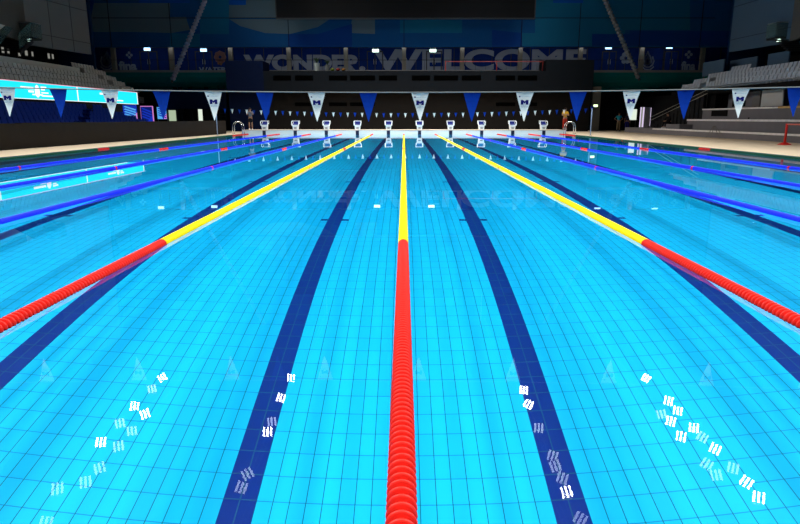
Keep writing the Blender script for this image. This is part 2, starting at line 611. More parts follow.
# green curved underside of the concourse at each side
for s, n in ((-1, 'trim_6'), (1, 'trim_7')):
    mb = MB()
    prof = [(YB - .15, 5.62), (YB - .1, 5.2), (YB + .15, 4.7), (YB + .6, 4.3), (YB + 1.4, 4.0), (YB + 2.6, 3.9), (YB + 2.6, 5.62)]
    xa, xb = s * 15.5, s * 31
    if xa > xb: xa, xb = xb, xa
    mb.prism([(xa, y, z) for y, z in prof], (xb - xa, 0, 0))
    struct(n, mb, M['green'])

# charcoal cladding block behind the starting blocks
YW = 60.5 + CAM_Y
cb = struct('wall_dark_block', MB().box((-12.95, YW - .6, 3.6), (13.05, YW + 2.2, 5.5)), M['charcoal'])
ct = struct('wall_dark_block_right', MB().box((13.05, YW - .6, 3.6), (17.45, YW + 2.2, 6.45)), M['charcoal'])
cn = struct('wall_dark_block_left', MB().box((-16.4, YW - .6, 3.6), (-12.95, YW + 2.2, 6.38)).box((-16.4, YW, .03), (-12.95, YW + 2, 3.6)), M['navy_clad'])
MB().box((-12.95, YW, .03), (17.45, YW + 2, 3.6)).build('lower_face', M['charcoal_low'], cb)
mb = MB()
SL = ((273, 291), (295, 313), (329, 347), (350, 375), (379, 397), (412, 430), (434, 458), (462, 481), (496, 515), (518, 537))
for a, b in SL:
    p, q = pix(a, 75.5, 59.9), pix(b, 80.5, 59.9)
    mb.box((p.x, YW - .62, p.z), (q.x, YW - .595, q.z))
for a, b in SL:
    if a in (273, 379, 412, 434, 462): continue
    p, q = pix(a, 102.5, 60.5), pix(b, 106, 60.5)
    mb.box((p.x, YW - .02, p.z), (q.x, YW + .005, q.z))
mb.build('vent_slot', M['slot'], cb)

# scoreboard
p, q = pix(277, 18, 62), pix(534, 18, 62)
sb = thing('scoreboard', (0, 62 + CAM_Y, p.z), 'huge switched-off black scoreboard hanging over the far end', 'scoreboard')
MB().box((p.x, -.15, 0), (q.x, .3, 6)).build('screen_panel', M['black'], sb)
MB().box((p.x - .08, -.2, -.08), (q.x + .08, .35, 0)).box((p.x - .08, -.2, 0), (p.x, .35, 6)).box((q.x, -.2, 0), (q.x + .08, .35, 6)).build('frame', M['frame'], sb)
for x in (-8, 0, 8):
    MB().tube([(x, .1, 6), (x, .1, 20 - p.z)], .05).build('hanger', M['cable'], sb)

# inclined ribbed struts
for px0, px1, side, yy in ((205, 172.5, 'left', 80), (605, 638.5, 'right', 78)):
    a, b = pix(px0, 0, 61.5), pix(px1, yy, 61.5)
    d = (a - b)
    top = b + d * 2.1
    L_ = (top - b).length
    n = int(L_ / .32)
    pts, rs = [], []
    for i in range(n):
        for t, r in ((0, .16), (.25, .24), (.6, .24), (.85, .16)):
            pts.append(b + (top - b) * ((i + t) / n))
            rs.append(r)
    t = thing('ribbed_strut', b, 'long inclined ribbed strut hanging in front of the mural, on the %s side' % side, 'roof strut')
    MB().tube([p_ - b for p_ in pts], rs, 12).build('ribbed_sleeve', mat('strut_' + side, (.17, .17, .24) if side == 'left' else (.13, .14, .15), .6), t, smooth=False)
    MB().tube([Vector((0, 0, 0)), -(d.normalized()) * .25], .12, 10).build('end_cap', M['frame'], t)

# ------------------------------------------------------------------ left side
# parapet along the left deck
pp = [(-16.1, 8), (-15.75, 25), (-15.3, 34), (-14.6, 44), (-14.35, 50.2)]
mb = MB()
inner = [(x, y) for x, y in pp]
outer = [(x - .25, y) for x, y in pp]
for (a, b, c, d) in zip(inner[:-1], inner[1:], outer[:-1], outer[1:]):
    mb.hexa([(c[0], c[1], -.3), (a[0], a[1], -.3), (b[0], b[1], -.3), (d[0], d[1], -.3)],
            [(c[0], c[1], 1.08), (a[0], a[1], 1.08), (b[0], b[1], 1.06), (d[0], d[1], 1.06)])
struct('wall_left_parapet', mb, M['dark_par'])
# terraces for blue seats and the upper stand
ter = MB()
for k in range(6):
    xf = -23.4 + .8 * k
    zf = 1.47 - .27 * k
    ter.box((xf - .4, 20, -.3), (xf + .4, 49.2, zf))
struct('terrace_left_lower', ter, mat('dark_blue_terrace', (.004, .007, .025), .8))
ter = MB()
ter.box((-24.6, 20, 0), (-24.03, 57.3, 3.15))
for k in range(5):
    xf = -24.37 - .8 * k
    ter.box((xf - .42, 20 if k < 3 else 52.6, 2.6), (xf + .4, 58.2, 3.15 + .47 * k))
ter.box((-31, 20, 2.6), (-26.8, 52.6, 4.3))
struct('terrace_left_upper', ter, mat('dark_terrace', (.05, .047, .043), .8))
# ledge parapet behind the third row
struct('trim_8', MB().box((-26.98, 20, 4.3), (-26.78, 52.5, 5.3)), M['beige_ledge'])
# concourse floor behind + its back wall with dim openings
struct('wall_left_back', MB().box((-31.2, 14, 4.6), (-30.9, 60, 6.9)), M['black'])
A, B_ = Vector((-28.9, 49.3, 0)), Vector((-27.9, 57.2, 0))
mb = MB().hexa([(A.x - .3, A.y, 6.75), (A.x, A.y, 6.75), (B_.x, B_.y, 6.8), (B_.x - .3, B_.y, 6.8)], [(A.x - .3, A.y, 19.9), (A.x, A.y, 19.9), (B_.x, B_.y, 19.9), (B_.x - .3, B_.y, 19.9)])
wl = struct('wall_left', mb, M['lgrey'])
dirn = Vector((math.sin(math.radians(-14.5)), math.cos(math.radians(-14.5)), 0))
E0 = A - dirn * 22
mb = MB().hexa([(E0.x - .3, E0.y, 7.2), (E0.x, E0.y, 7.2), (A.x, A.y, 6.75), (A.x - .3, A.y, 6.75)], [(E0.x - .3, E0.y, 19.9), (E0.x, E0.y, 19.9), (A.x, A.y, 19.9), (A.x - .3, A.y, 19.9)])
mb.build('angled_section', mat('warm_grey_panel', (.13, .12, .105), .7, noise=(.6, .05)), wl)
sm = MB()
for z in (7.7, 10.4, 13.1):
    sm.hexa([(A.x - .02, A.y, z), (A.x + .03, A.y, z), (B_.x + .03, B_.y, z), (B_.x - .02, B_.y, z)], [(A.x - .02, A.y, z + .05), (A.x + .03, A.y, z + .05), (B_.x + .03, B_.y, z + .05), (B_.x - .02, B_.y, z + .05)])
for t in (.35, .7):
    q = A.lerp(B_, t)
    sm.box((q.x - .02, q.y - .02, 6.8), (q.x + .02, q.y + .02, 19.9))
sm.build('panel_joint', mat('soft_seam', (.09, .09, .09), .8), wl)
struct('wall_left_return', MB().box((-31, 57.2, 5.0), (-27.7, 57.5, 19.9)), mat('dark_blue_return', (.002, .02, .07), .8))

# dim lit windows behind the left walkway
for i, (x, y, w, h) in enumerate(((4.5, 50, .36, 6.5), (9.8, 50.5, .3, 6.5), (20.5, 54.5, .36, 3.5), (27.5, 53, .42, 6), (33.5, 54, .26, 5.5), (49.5, 56, .36, 6.5), (53.5, 56.5, .3, 6), (67.5, 60, .36, 5.5))):
    D = 30.7 / (404 - x) * 657
    p = pix(x, y, D)
    mb = MB().box((-.02, -w / 2 / 13 * 10, -h / 2 / 14 * .9), (.03, w / 2 / 13 * 10, h / 2 / 14 * .9))
    fr = struct('window_%d' % (i + 1), MB().box((-.03, -w / 2 / 13 * 10 - .06, -h / 28 - .06), (.0, w / 2 / 13 * 10 + .06, h / 28 + .06)), M['frame'], loc=(-30.86, p.y, p.z))
    mb.build('lit_pane', M['glow_dim'], fr)

# LED ribbon board
YL0, YL1 = 20.0, 56.5
ld = thing('led_board', (-23.9, 0, 2.45), 'long bright cyan LED board running along the left stand', 'LED board')
MB().box((-.12, YL0, -.02), (0, YL1 + .05, 1.09)).build('cabinet', M['frame'], ld)
MB().box((0, YL0, .03), (.03, YL1, 1.02)).build('lit_face', M['led'], ld)
mb = MB().box((.0, YL0, 0), (.035, YL1 + .04, .035))
for y in (YL1, 46.0, 35.6, 25.2):
    mb.box((.0, y - .1, .03), (.035, y + .03, 1.03))
mb.build('white_border', M['led_w'], ld)
MB().box((.0, YL0, 1.02), (.035, YL1, 1.07)).build('pink_border', M['led_r'], ld)
# white emblem and lines of lettering on each field
for yc in (51.2, 40.8, 30.4):
    mb = MB()
    mb.prism([(.031, yc + .28 * math.cos(t), .52 + .40 * math.sin(t)) for t in [2 * PI * i / 14 for i in range(14)]], (.006, 0, 0))
    for (a, b, z0, z1) in ((-1.8, -.4, .62, .76), (-1.0, -.4, .42, .54), (-.6, .6, .26, .34)):
        mb.box((.031, yc + a, z0), (.037, yc + b, z1))
    for (a, b, z0, z1) in ((.45, 1.1, .72, .84), (.45, .9, .6, .68), (.45, 1.3, .4, .48), (.45, 2.3, .2, .29)):
        mb.box((.031, yc + a, z0), (.037, yc + b, z1))
    mb.build('white_emblem', M['led_w'], ld)

# screen below the end of the board and lit posters in the undercroft
p, q = pix(124.5, 118, 57.9), pix(137, 104.5, 57.9)


def poster(name, x0, y0, x1, y1, D, label, cat, mats, frame, art):
    a, b = pix(x0, y1, D), pix(x1, y0, D)
    w, h = b.x - a.x, b.z - a.z
    t = thing(name, ((a.x + b.x) / 2, a.y, a.z), label, cat)
    t_ = .06
    if art != 'plain':
        f = MB().box((-w / 2, 0, h - t_), (w / 2, .1, h)).box((-w / 2, 0, 0), (-w / 2 + t_, .1, h - t_)).box((w / 2 - t_, 0, 0), (w / 2, .1, h - t_))
        f.build('frame', frame, t)
    MB().box((-w / 2 + .02, .03, 0), (w / 2 - .02, .09, h - .02)).build('lit_face', mats[0], t)
    if art == 'swoosh':
        mb = MB()
        for k in range(4):
            z = h * (.2 + .17 * k)
            mb.prism([(-w * .4, .02, z + h * .12), (w * .35, .02, z - h * .14), (w * .4, .02, z - h * .05), (-w * .3, .02, z + h * .18)], (0, .01, 0))
        mb.build('light_streak', mats[1], t)
        MB().prism([(w * .0, .022, .02), (w * .45, .022, .02), (w * .45, .022, h * .45)], (0, .008, 0)).build('pink_corner', mats[2], t)
    MB().box((-w / 2, .1, -a.z + .03), (-w / 2 + .08, .18, h)).build('support_post', M['frame'], t)
    MB().box((w / 2 - .08, .1, -a.z + .03), (w / 2, .18, h)).build('support_post', M['frame'], t)
    return t


poster('video_screen', 123, 104.3, 137, 119, 53, 'blue and pink video screen under the end of the LED board', 'screen', (M['scr_b'], M['scr_lb'], M['scr_p']), M['frame'], 'swoosh')
poster('lit_poster', 141, 106, 152.5, 122, 59, 'deep blue poster in a lit frame, right of the video screen', 'poster', (mat('poster_blue', (0, 0, 0), emit=(.004, .015, .2), strength=.7), M['scr_b'], M['scr_b']), M['scr_p'], 'swoosh')
poster('lit_poster', 157, 106.5, 166.5, 119, 61, 'small light blue and pink poster behind a blue pennant', 'poster', (M['scr_lb'], M['scr_b'], M['scr_p']), M['frame'], 'swoosh')
poster('notice_board', 169, 110, 175.5, 121, 62, 'white notice board lit from within, beside small poster', 'notice board', (mat('pale_lit', (0, 0, 0), emit=(.5, .62, .42), strength=.8),), M['frame'], 'plain')
poster('light_box', 198.5, 109, 202, 121.5, 62, 'narrow bright white light panel left of the far ladder', 'light panel', (M['glow'],), M['frame'], 'plain')
mb = MB()
for x in (172, 215):
    p = pix(x, 100, 61.5)
    mb.box((p.x - .05, 0, 0), (p.x + .05, .1, 5))
# navy hanging board
a, b = pix(167, 109, 61.5), pix(226, 93.5, 61.5)
struct('wall_left_undercroft', MB().box((a.x, a.y, a.z), (b.x, a.y + .2, b.z + .4)), M['navy_clad'])
mb = MB()
for x in (177, 182, 192, 208):
    p = pix(x, 115, 62.5)
    mb.box((p.x - .2, p.y, 0), (p.x + .1, p.y + .3, 4.2))
struct('trim_9', mb, M['charcoal'])

# stair landing with tinted glass, left (mirrored on the right)
def landing(side):
    s = -1 if side == 'left' else 1
    t = thing('stair_landing', (s * 28.9, 48.2, 7.0), 'glass-sided stair landing high on the %s wall' % side, 'stair landing')
    x0, x1 = (.0, 1.35) if s < 0 else (-1.35, .0)
    MB().box((x0, -.6, 0), (x1, .6, .14)).build('landing_slab', M['frame'], t)
    MB().box((x0, -.64, .14), (x1, -.6, 1.15)).box((x1 if s < 0 else x0, -.6, .14), ((x1 + .04) if s < 0 else (x0 - .04), .6, 1.15)).build('glass_panel', M['tglass'], t)
    mb = MB().tube([(x0, -.62, 1.17), (x1, -.62, 1.17)], .025).tube([(x1 if s < 0 else x0, -.62, 1.17), (x1 if s < 0 else x0, .6, 1.17)], .025)
    mb.build('handrail', M['cable'], t)
    # stair flight going down towards the camera side
    st = MB()
    for i in range(6):
        st.box((x0, -.6 - .3 * (i + 1), -.17 * (i + 1)), (x1, -.6 - .3 * i, -.17 * (i + 1) + .1))
    st.prism([(x1 - .05, -.6, 0), (x1 - .05, -2.4, -1.0), (x1 - .05, -2.4, -1.3), (x1 - .05, -.6, -.3)], (.06, 0, 0))
    st.build('flight', M['frame'], t)
    MB().prism([(x1 - .05, -.66, .1), (x1 - .05, -2.4, -.9), (x1 - .05, -2.4, .1), (x1 - .05, -.66, 1.15)], (.03, 0, 0)).build('glass_balustrade', M['tglass'], t)
    MB().ball((x1 - .35 if s < 0 else x0 + .35, -.5, -.1), (.2, .2, .1), 10).build('lamp', M['exit'], t)
    return t


landing('left')
landing('right')
# pale sloped balustrade at the far upper left
t = thing('balustrade', (-27.4, 41.6, 6.1), 'pale solid sloping stair balustrade at the left picture edge', 'balustrade')
MB().prism([(0, -3, .2), (0, .2, .15), (0, 2.4, 1.35), (0, -3, 1.45)], (.1, 0, 0)).build('solid_panel', M['beige_ledge'], t)
MB().prism([(.02, .2, .15), (.02, 1.6, .0), (.02, 3.3, 1.3), (.02, 2.4, 1.35)], (.05, 0, 0)).build('glass_end', M['tglass'], t)


# ------------------------------------------------------------------ seats
def seat_mesh(m, name):
    mb = MB()
    # shell: pan, curved back, folded lip, pedestal
    prof = [(.22, .40), (.20, .43), (0, .41), (-.17, .42), (-.22, .50), (-.26, .66), (-.29, .80), (-.32, .80), (-.30, .64), (-.26, .46), (-.20, .375), (.0, .37), (.20, .385)]
    for a, b in ((-.2, .2),):
        mb.prism([(x, a, z) for x, z in prof], (0, b - a, 0))
    mb.box((-.05, -.03, 0), (.03, .03, .375))
    mb.box((-.12, -.18, 0), (.1, -.15, .37)).box((-.12, .15, 0), (.1, .18, .37))
    return mb.mesh(name, m)


ROWN = ['front', 'second', 'third', 'fourth', 'fifth', 'sixth']


SEATS = []


def seat_row(me, name, X, z, y0, y1, flip, label, group, gaps=(), pitch=.5):
    y = y0
    while y < y1:
        if not any(a <= y <= b for a, b in gaps):
            SEATS.append(((Vector((X, y, z)) - camo.location).length, me, X, y, z, flip, label, group))
        y += pitch


wme = seat_mesh(M['white_seat'], 'stadium_seat')
wme2 = seat_mesh(M['white_seat2'], 'stadium_seat')
bme = seat_mesh(M['blue_seat'], 'stadium_seat')
for k in range(5):
    X, z = -24.37 - .8 * k, 3.15 + .47 * k
    # the aisle steps at the far end of each row
    gaps = ((54.6, 55.4),) if k < 3 else ()
    y0 = 34.5 + 1.1 * k if k < 3 else (54.0 if k == 3 else 53.6)
    y1 = 58.0
    if k == 1: gaps += ((37.6, 39.0),)
    if k == 2: gaps += ((39.0, 40.2),)
    seat_row(wme, 'stadium_seat', X, z, y0, y1, False, 'white seat, %s row of upper left stand' % ROWN[k], 'white seats, upper left stand, %s row' % ROWN[k], gaps)
for k in range(4):
    X, z = 24.2 + .8 * k, 3.3 + .42 * k
    seat_row(wme2, 'stadium_seat', X, z, 35 + 1.1 * k if k < 3 else 49.5, (55.8, 55.4, 54.6, 52.4)[k], True, 'white seat, %s row of upper right stand' % ROWN[k], 'white seats, upper right stand, %s row' % ROWN[k],
             ((51.3, 52.3),) if k in (0, 1) else ())
for k in range(5):
    X, z = -19.9 - .8 * k, 1.47 - .27 * (4 - k)
    seat_row(bme, 'stadium_seat', X, z, 24 + 1.2 * k + 5, 48.8, False, 'blue seat, %s row behind left parapet' % ROWN[k], 'blue seats, lower left stand, %s row' % ROWN[k],
             ((38 + 2 * k, 39.2 + 2 * k),))

def ordinal(n):
    return '%d%s' % (n, 'th' if 10 <= n % 100 <= 20 else {1: 'st', 2: 'nd', 3: 'rd'}.get(n % 10, 'th'))


def in_frame(X, y, z):
    v = Vector((X, y - CAM_Y, z + .6 - CAM_Z))
    zc = v.y * math.cos(TH) - v.z * math.sin(TH)
    return -406 < v.x / zc * FOC < 398


SEATS.sort(key=lambda q: q[0])
seen = [q for q in SEATS if in_frame(*q[2:5])]
single, rest = seen[:300], seen[300:] + [q for q in SEATS if not in_frame(*q[2:5])]
single.sort(key=lambda q: (q[7], q[3]))
cnt = {}
for q in single:
    cnt[q[7]] = cnt.get(q[7], 0) + 1
    edge = 'right' if q[5] else 'left'
    o = link('stadium_seat', q[1], None, q[2:5], PI if q[5] else 0)
    tag(o, q[6] + ', %s from the %s picture edge' % (ordinal(cnt[q[7]]), edge), 'seat', q[7])
rv, rf, rm = [], [], []
for q in rest:
    me = q[1]
    b, sg = len(rv), (-1 if q[5] else 1)
    rv += [(q[2] + sg * v.co.x, q[3] + sg * v.co.y, q[4] + v.co.z) for v in me.vertices]
    rf += [tuple(b + i for i in p.vertices) for p in me.polygons]
    rm += [(wme, wme2, bme).index(me)] * len(me.polygons)
me = bpy.data.meshes.new('stadium_seats')
me.from_pydata(rv, [], rf)
for m in (M['white_seat'], M['white_seat2'], M['blue_seat']): me.materials.append(m)
me.polygons.foreach_set('material_index', rm)
me.update()
tag(link('stadium_seat_rows', me), 'distant rows of white and blue stadium seats filling the far ends of the stands', 'seats', kind='stuff')

# ------------------------------------------------------------------ right side
# stepped bleacher terraces
ter = MB()
ter.box((20.0, 6, -.3), (22.0, 56.5, .46))
ter.box((21.6, 6, -.3), (23.4, 47.5, 1.16))
ter.box((23.2, 6, -.3), (25.3, 48.6, 1.93))
ter.box((20.6, 46.5, -.3), (22.0, 49.5, .80))
bl = struct('terrace_right', ter, M['step'])
mb = MB()
mb.box((19.96, 6, .37), (20.3, 50, .475)).box((21.55, 6, 1.06), (21.9, 47.5, 1.185)).box((23.15, 6, 1.86), (23.5, 48.6, 1.96))
mb.build('pale_edge', M['lip'], bl)
MB().box((23.14, 14, 1.85), (23.3, 38.5, 1.965)).build('ochre_edge', mat('ochre_strip', (.55, .33, .12), .6), bl)
MB().box((21.58, 38.8, 1.22), (21.62, 38.9, 1.3)).box((23.17, 44.7, 1.4), (23.19, 47.1, 1.82)).box((25.28, 46.4, 2.1), (25.29, 48.3, 2.55)).box((25.28, 36.0, 2.2), (25.29, 38.0, 3.1)).build('dark_opening', M['black'], bl)
struct('wall_right_low', MB().box((25.3, 6, -.3), (25.6, 49.6, 3.1)), M['step'])
struct('trim_10', MB().box((23.9, 6, 3.15), (24.3, 56.5, 3.5)).box((24.0, 6, 3.3), (25.6, 56.5, 3.36)), M['black'])
ter = MB()
for k in range(5):
    xf = 24.4 + .8 * k
    ter.box((xf - .4, 6 if k < 3 else 49, 3.1), (xf + .4, 57.2 if k == 3 else 56.5, 3.3 + .42 * min(k, 3)))
struct('terrace_right_upper', ter, M['black'])
for i, (x0, x1, yb, yt) in enumerate(((753, 761, 98.3, 87), (762, 784, 98.5, 84.5), (698, 712, 106, 92))):
    xm = (24.9, 24.6, 24.9)[i]
    D0, D1 = xm * 647 / (x0 - 404), xm * 647 / (x1 - 404)
    a, b = pix(x0, yb, D0), pix(x1, yb, D1)
    ht = pix(x0, yt, D0).z - 1.94
    t = thing('partition_board', (xm, b.y, 1.94), ('narrow grey partition board behind the large pale board at right', 'large pale partition board on the top bleacher step at right',
                                                    'grey partition board on the top bleacher step near the stair')[i], 'partition')
    L_ = a.y - b.y
    MB().prism([(0, 0, .1), (0, L_, .1), (0, L_ - .05, ht), (0, .12, ht)], (.06, 0, 0)).build('board', mat('pale_board', (.5, .49, .48), .7) if i == 1 else M['concrete'], t)
    for yy in (.2, L_ - .3):
        MB().box((.06, yy, 0), (.14, yy + .1, ht - .05)).build('post', M['frame'], t)

# stair at the far end of the right stand with sloping handrails
rl = thing('stair_handrail', (21.5, 50.5, .03), 'pair of pale sloping handrails on the far right stair', 'handrail')
p0, p1 = pix(650, 117.5, 57.5), pix(708, 89.5, 49.8)
o0 = Vector((21.5, 50.5, .03))
for dz in (0, -.28):
    MB().tube([p0 - o0 + Vector((0, 0, dz)), p1 - o0 + Vector((0, 0, dz))], .022).build('rail', mat('pale_rail%s' % dz, (.35, .33, .28), .5), rl)
mb = MB()
for t in (0, .25, .5, .75, 1):
    q = p0.lerp(p1, t) - o0
    MB().tube([q, (q.x, q.y, max(0.0, q.z - 1.3))], .02).build('baluster', M['frame'], rl)
st = MB()
p0, p1 = pix(650, 127, 58.2), pix(708, 100, 50.6)
n = 14
for i in range(n):
    a, b = p0.lerp(p1, i / n), p0.lerp(p1, (i + 1) / n)
    st.box((a.x, a.y - .02, 0), (b.x, a.y + 1.4, .1 + 3.1 * (i + 1) / n))
struct('stairs', st, mat('dark_stair', (.02, .02, .022), .8))
struct('wall_right_undercroft', MB().box((24.3, 49, 0), (31, 64, 3.3)), M['black'])

# upper right walls
A, B_ = Vector((28.4, 47.2, 0)), Vector((28.0, 55.2, 0))
wr = struct('wall_right', MB().hexa([(A.x, A.y, 6.7), (A.x + .3, A.y, 6.7), (B_.x + .3, B_.y, 6.8), (B_.x, B_.y, 6.8)], [(A.x, A.y, 19.9), (A.x + .3, A.y, 19.9), (B_.x + .3, B_.y, 19.9), (B_.x, B_.y, 19.9)]), M['rgrey'])
d2 = Vector((-dirn.x, dirn.y, 0))
E0 = A - d2 * 22
MB().hexa([(E0.x, E0.y, 7.2), (E0.x + .3, E0.y, 7.2), (A.x + .3, A.y, 6.75), (A.x, A.y, 6.75)], [(E0.x, E0.y, 19.9), (E0.x + .3, E0.y, 19.9), (A.x + .3, A.y, 19.9), (A.x, A.y, 19.9)]).build('angled_section', mat('cool_dark_panel', (.10, .10, .10), .7), wr)
sm = MB()
for z in (7.75, 10.4, 13.1):
    sm.hexa([(A.x - .03, A.y, z), (A.x + .02, A.y, z), (B_.x + .02, B_.y, z), (B_.x - .03, B_.y, z)], [(A.x - .03, A.y, z + .05), (A.x + .02, A.y, z + .05), (B_.x + .02, B_.y, z + .05), (B_.x - .03, B_.y, z + .05)])
sm.build('panel_joint', mat('soft_seam_blue', (.03, .05, .08), .8), wr)
struct('wall_right_return', MB().box((28, 55.2, 5.0), (32, 55.5, 19.9)), bpy.data.materials['dark_blue_return'])
struct('wall_right_back', MB().box((31.2, 6, 4.6), (31.5, 60, 6.9)), M['black'])
for i, (x0, x1, D) in enumerate(((703, 733, 57.4), (735, 762, 51.3), (773, 794, 45.5))):
    ya, yb = pix(x0, 60, 28.3 / (x0 - 404) * 657).y, pix(x1, 60, 28.3 / (x1 - 404) * 657).y
    yb, ya = min(ya, yb), min(55.0, max(ya, yb))
    if i == 0:
        yb, ya = 53.2, 57.0
    t = thing('walkway_barrier', (28.0 if i else 26.7, yb, 5.0 if i else 4.57), 'grey walkway barrier panel above the right stand, ' + ('farthest one', 'middle one of three', 'nearest one')[i], 'barrier', 'walkway barriers, upper right')
    MB().box((0, 0, .1 if i else .3), (.1, ya - yb, 1.05 if i else 1.5)).build('panel', M['rgrey'], t, bevel=.01)
    MB().box((.02, .2, 0), (.08, .3, .1 if i else .3)).build('foot', M['frame'], t)
    MB().box((.02, ya - yb - .3, 0), (.08, ya - yb - .2, .1 if i else .3)).build('foot', M['frame'], t)
struct('trim_11', MB().box((27.6, 6, 4.8), (31.2, 56.4, 5.0)), M['concrete'])

# dim lit column and sign, right of the cladding block
p = pix(596, 110, 62)
struct('column_12', MB().box((p.x - .38, p.y, 0), (p.x + .38, p.y + .4, 4.2)), M['column'])
p = pix(595.3, 105.7, 62)
e = thing('exit_sign', (p.x, p.y - .055, p.z), 'small glowing exit sign low on the beige column right of the dark wall', 'exit sign')
MB().box((-.22, -.05, -.13), (.22, .05, .13)).build('housing', M['white_p'], e, bevel=.01)
MB().box((-.19, -.062, -.1), (.19, -.051, .1)).build('lit_face', mat('exit_green', (0, 0, 0), emit=(.75, 1, .5), strength=2.5), e)

# lit doorway on the right: board, glowing edges, glass leaf
poster('light_box', 630.5, 109, 637.5, 120, 63, 'bright white lit notice panel left of the glowing doorway', 'light panel', (M['glow'],), M['frame'], 'plain')
p, q = pix(639, 131, 63), pix(651.5, 107.5, 63)
t = thing('glass_doorway', ((p.x + q.x) / 2, p.y, .03), 'glowing glass doorway with violet-white edges at the far right', 'doorway')
w, h = q.x - p.x, q.z
MB().box((-w / 2 + .38, 0, .1), (w / 2 - .05, .06, h)).build('glass_leaf', mat('grey_glass_leaf', (.45, .45, .5), .6), t)
MB().box((-w / 2, 0, 0), (-w / 2 + .07, .08, h)).box((-w / 2 + .26, 0, 0), (-w / 2 + .36, .08, h)).box((w / 2 - .025, 0, 0), (w / 2, .08, h * .98)).box((-w / 2, 0, 0), (w / 2, .08, .1)).build('lit_edge', M['glow_v'], t)
MB().box((-w / 2 + .07, .02, .1), (-w / 2 + .24, .06, h)).build('side_light', M['glow_dim'], t)

# ladder rungs fixed to the dark wall at left
t = thing('wall_ladder', (-17.0, 58.9, .03), 'dark fixed rung ladder at the left end of the dark wall', 'ladder')
mb = MB()
for i in range(14):
    mb.tube([(-.28, 0, .25 + .28 * i), (.28, 0, .25 + .28 * i)], .022)
mb.build('rung', M['charcoal'], t)
MB().tube([(-.28, 0, 0), (-.28, 0, 4.2)], .025).tube([(.28, 0, 0), (.28, 0, 4.2)], .025).build('rail', M['charcoal'], t)

# ------------------------------------------------------------------ things on top of the cladding block
for i, x in enumerate((317, 327.5)):
    p = pix(x, 71, 61)
    t = thing('potted_plant', (p.x, p.y, 5.503), ('white tall potted palm plant on the dark wall, left of the two', 'shorter potted plant right of the tall white pot on the dark wall')[i], 'potted plant')
    s = (1.0, .8)[i]
    MB().tube([(0, 0, 0), (0, 0, .75 * s)], [.2 * s, .28 * s], 14).build('pot', mat('pot%d' % i, (.3, .31, .28) if i == 0 else (.1, .1, .09), .5), t)
    mb = MB()
    for k in range(16):
        a = k * 2.4
        l = (.55 + .25 * random.random()) * s
        b0 = Vector((0, 0, .72 * s))
        b1 = b0 + Vector((math.cos(a) * l * .4, math.sin(a) * l * .4, l * .7))
        b2 = b0 + Vector((math.cos(a) * l * .9, math.sin(a) * l * .9, l * .55))
        sd = Vector((-math.sin(a), math.cos(a), 0)) * .05
        mb.add([b0 - sd, b0 + sd, b1 + sd, b1 - sd, b2], [(0, 1, 2, 3), (3, 2, 4)])
    mb.build('leaves', mat('leaf%d' % i, (.012, .04, .012), .6), t)
# tape barrier
xs = (445.5, 496.5, 542.5)
for i, x in enumerate(xs):
    p = pix(x, 70.5, 61)
    t = thing('barrier_post', (p.x, p.y, 5.5), 'slim red tape barrier post on the dark wall, ' + ('left end of the tape', 'at the middle of the tape', 'right end of the tape')[i], 'barrier post', 'red barrier posts on the dark wall')
    MB().tube([(0, 0, 0), (0, 0, .04)], .16, 14).build('base', M['frame'], t)
    MB().tube([(0, 0, .04), (0, 0, .98)], .045, 10).build('pole', mat('dull_red%d' % i, (.3, .02, .015), .5), t)
p, q = pix(445.5, 62.5, 61), pix(542.5, 62.3, 61)
tag(MB().box((p.x + .05, p.y - .06, 6.36), (q.x - .05, p.y - .05, 6.43)).build('barrier_tape', mat('tape_red', (.25, .03, .025), .6)), 'thin red barrier tape stretched above the dark wall', 'barrier tape')
# small coloured bags
for i, (x, col, nm, desc) in enumerate(((332.5, (.09, .10, .01), 'bag', 'yellow-green bag lying on the dark wall below WONDER'), (338, (.1, .01, .01), 'bag', 'small red bag between yellow and orange bags on the dark wall'),
                                        (343.5, (.12, .05, .01), 'bag', 'orange bag rightmost in the bag row on the dark wall'))):
    p = pix(x, 71, 60.2)
    t = thing(nm, (p.x, p.y, 5.5), desc, 'bag')
    MB().ball((0, 0, .13), (.2, .15, .13), 12).build('body', mat('bag_col%d' % i, col, .7), t, smooth=True)
    MB().tube([(-.1, 0, .26), (-.06, 0, .36), (.06, 0, .36), (.1, 0, .26)], .015, 6).build('handle', M['frame'], t)
# concourse railing
t = thing('railing', (0, YB - .1, 5.84), 'thin dark railing along the front of the upper concourse', 'railing')
MB().tube([(-29, 0, .95), (29, 0, .95)], .025, 6).build('top_rail', M['charcoal'], t)
mb = MB()
for i in range(59):
    mb.tube([(-29 + i, 0, 0), (-29 + i, 0, .95)], .012, 5)
mb.build('uprights', M['charcoal'], t)

# ------------------------------------------------------------------ lane ropes
PIT = .0435
R0 = .053


def float_mesh(col, name):
    seg = 28
    prof = [(.0, .030), (.001, .047), (.003, .0515), (.007, R0), (.011, .0518), (.0145, .048), (.0155, .037), (.030, .034), (.0405, .033), (.0425, .030)]
    mb = MB()
    v = []
    for x, r in prof:
        for k in range(seg):
            a = 2 * PI * k / seg
            v.append((r * math.cos(a), x, r * math.sin(a)))
    f = []
    for i in range(len(prof) - 1):
        for k in range(seg):
            k2 = (k + 1) % seg
            f.append((i * seg + k, (i + 1) * seg + k, (i + 1) * seg + k2, i * seg + k2))
    mb.add(v, f)
    # small fins in the recess
    for k in range(18):
        a = 2 * PI * k / 18
        c, s = math.cos(a), math.sin(a)
        n = Vector((-s, 0, c)) * .0018
        p = [Vector((c * .033, .015, s * .033)), Vector((c * .033, .041, s * .033)), Vector((c * .036, .034, s * .036)), Vector((c * .045, .015, s * .045))]
        mb.prism([q - n for q in p], n * 2)
    me = mb.mesh(name, col)
    return me


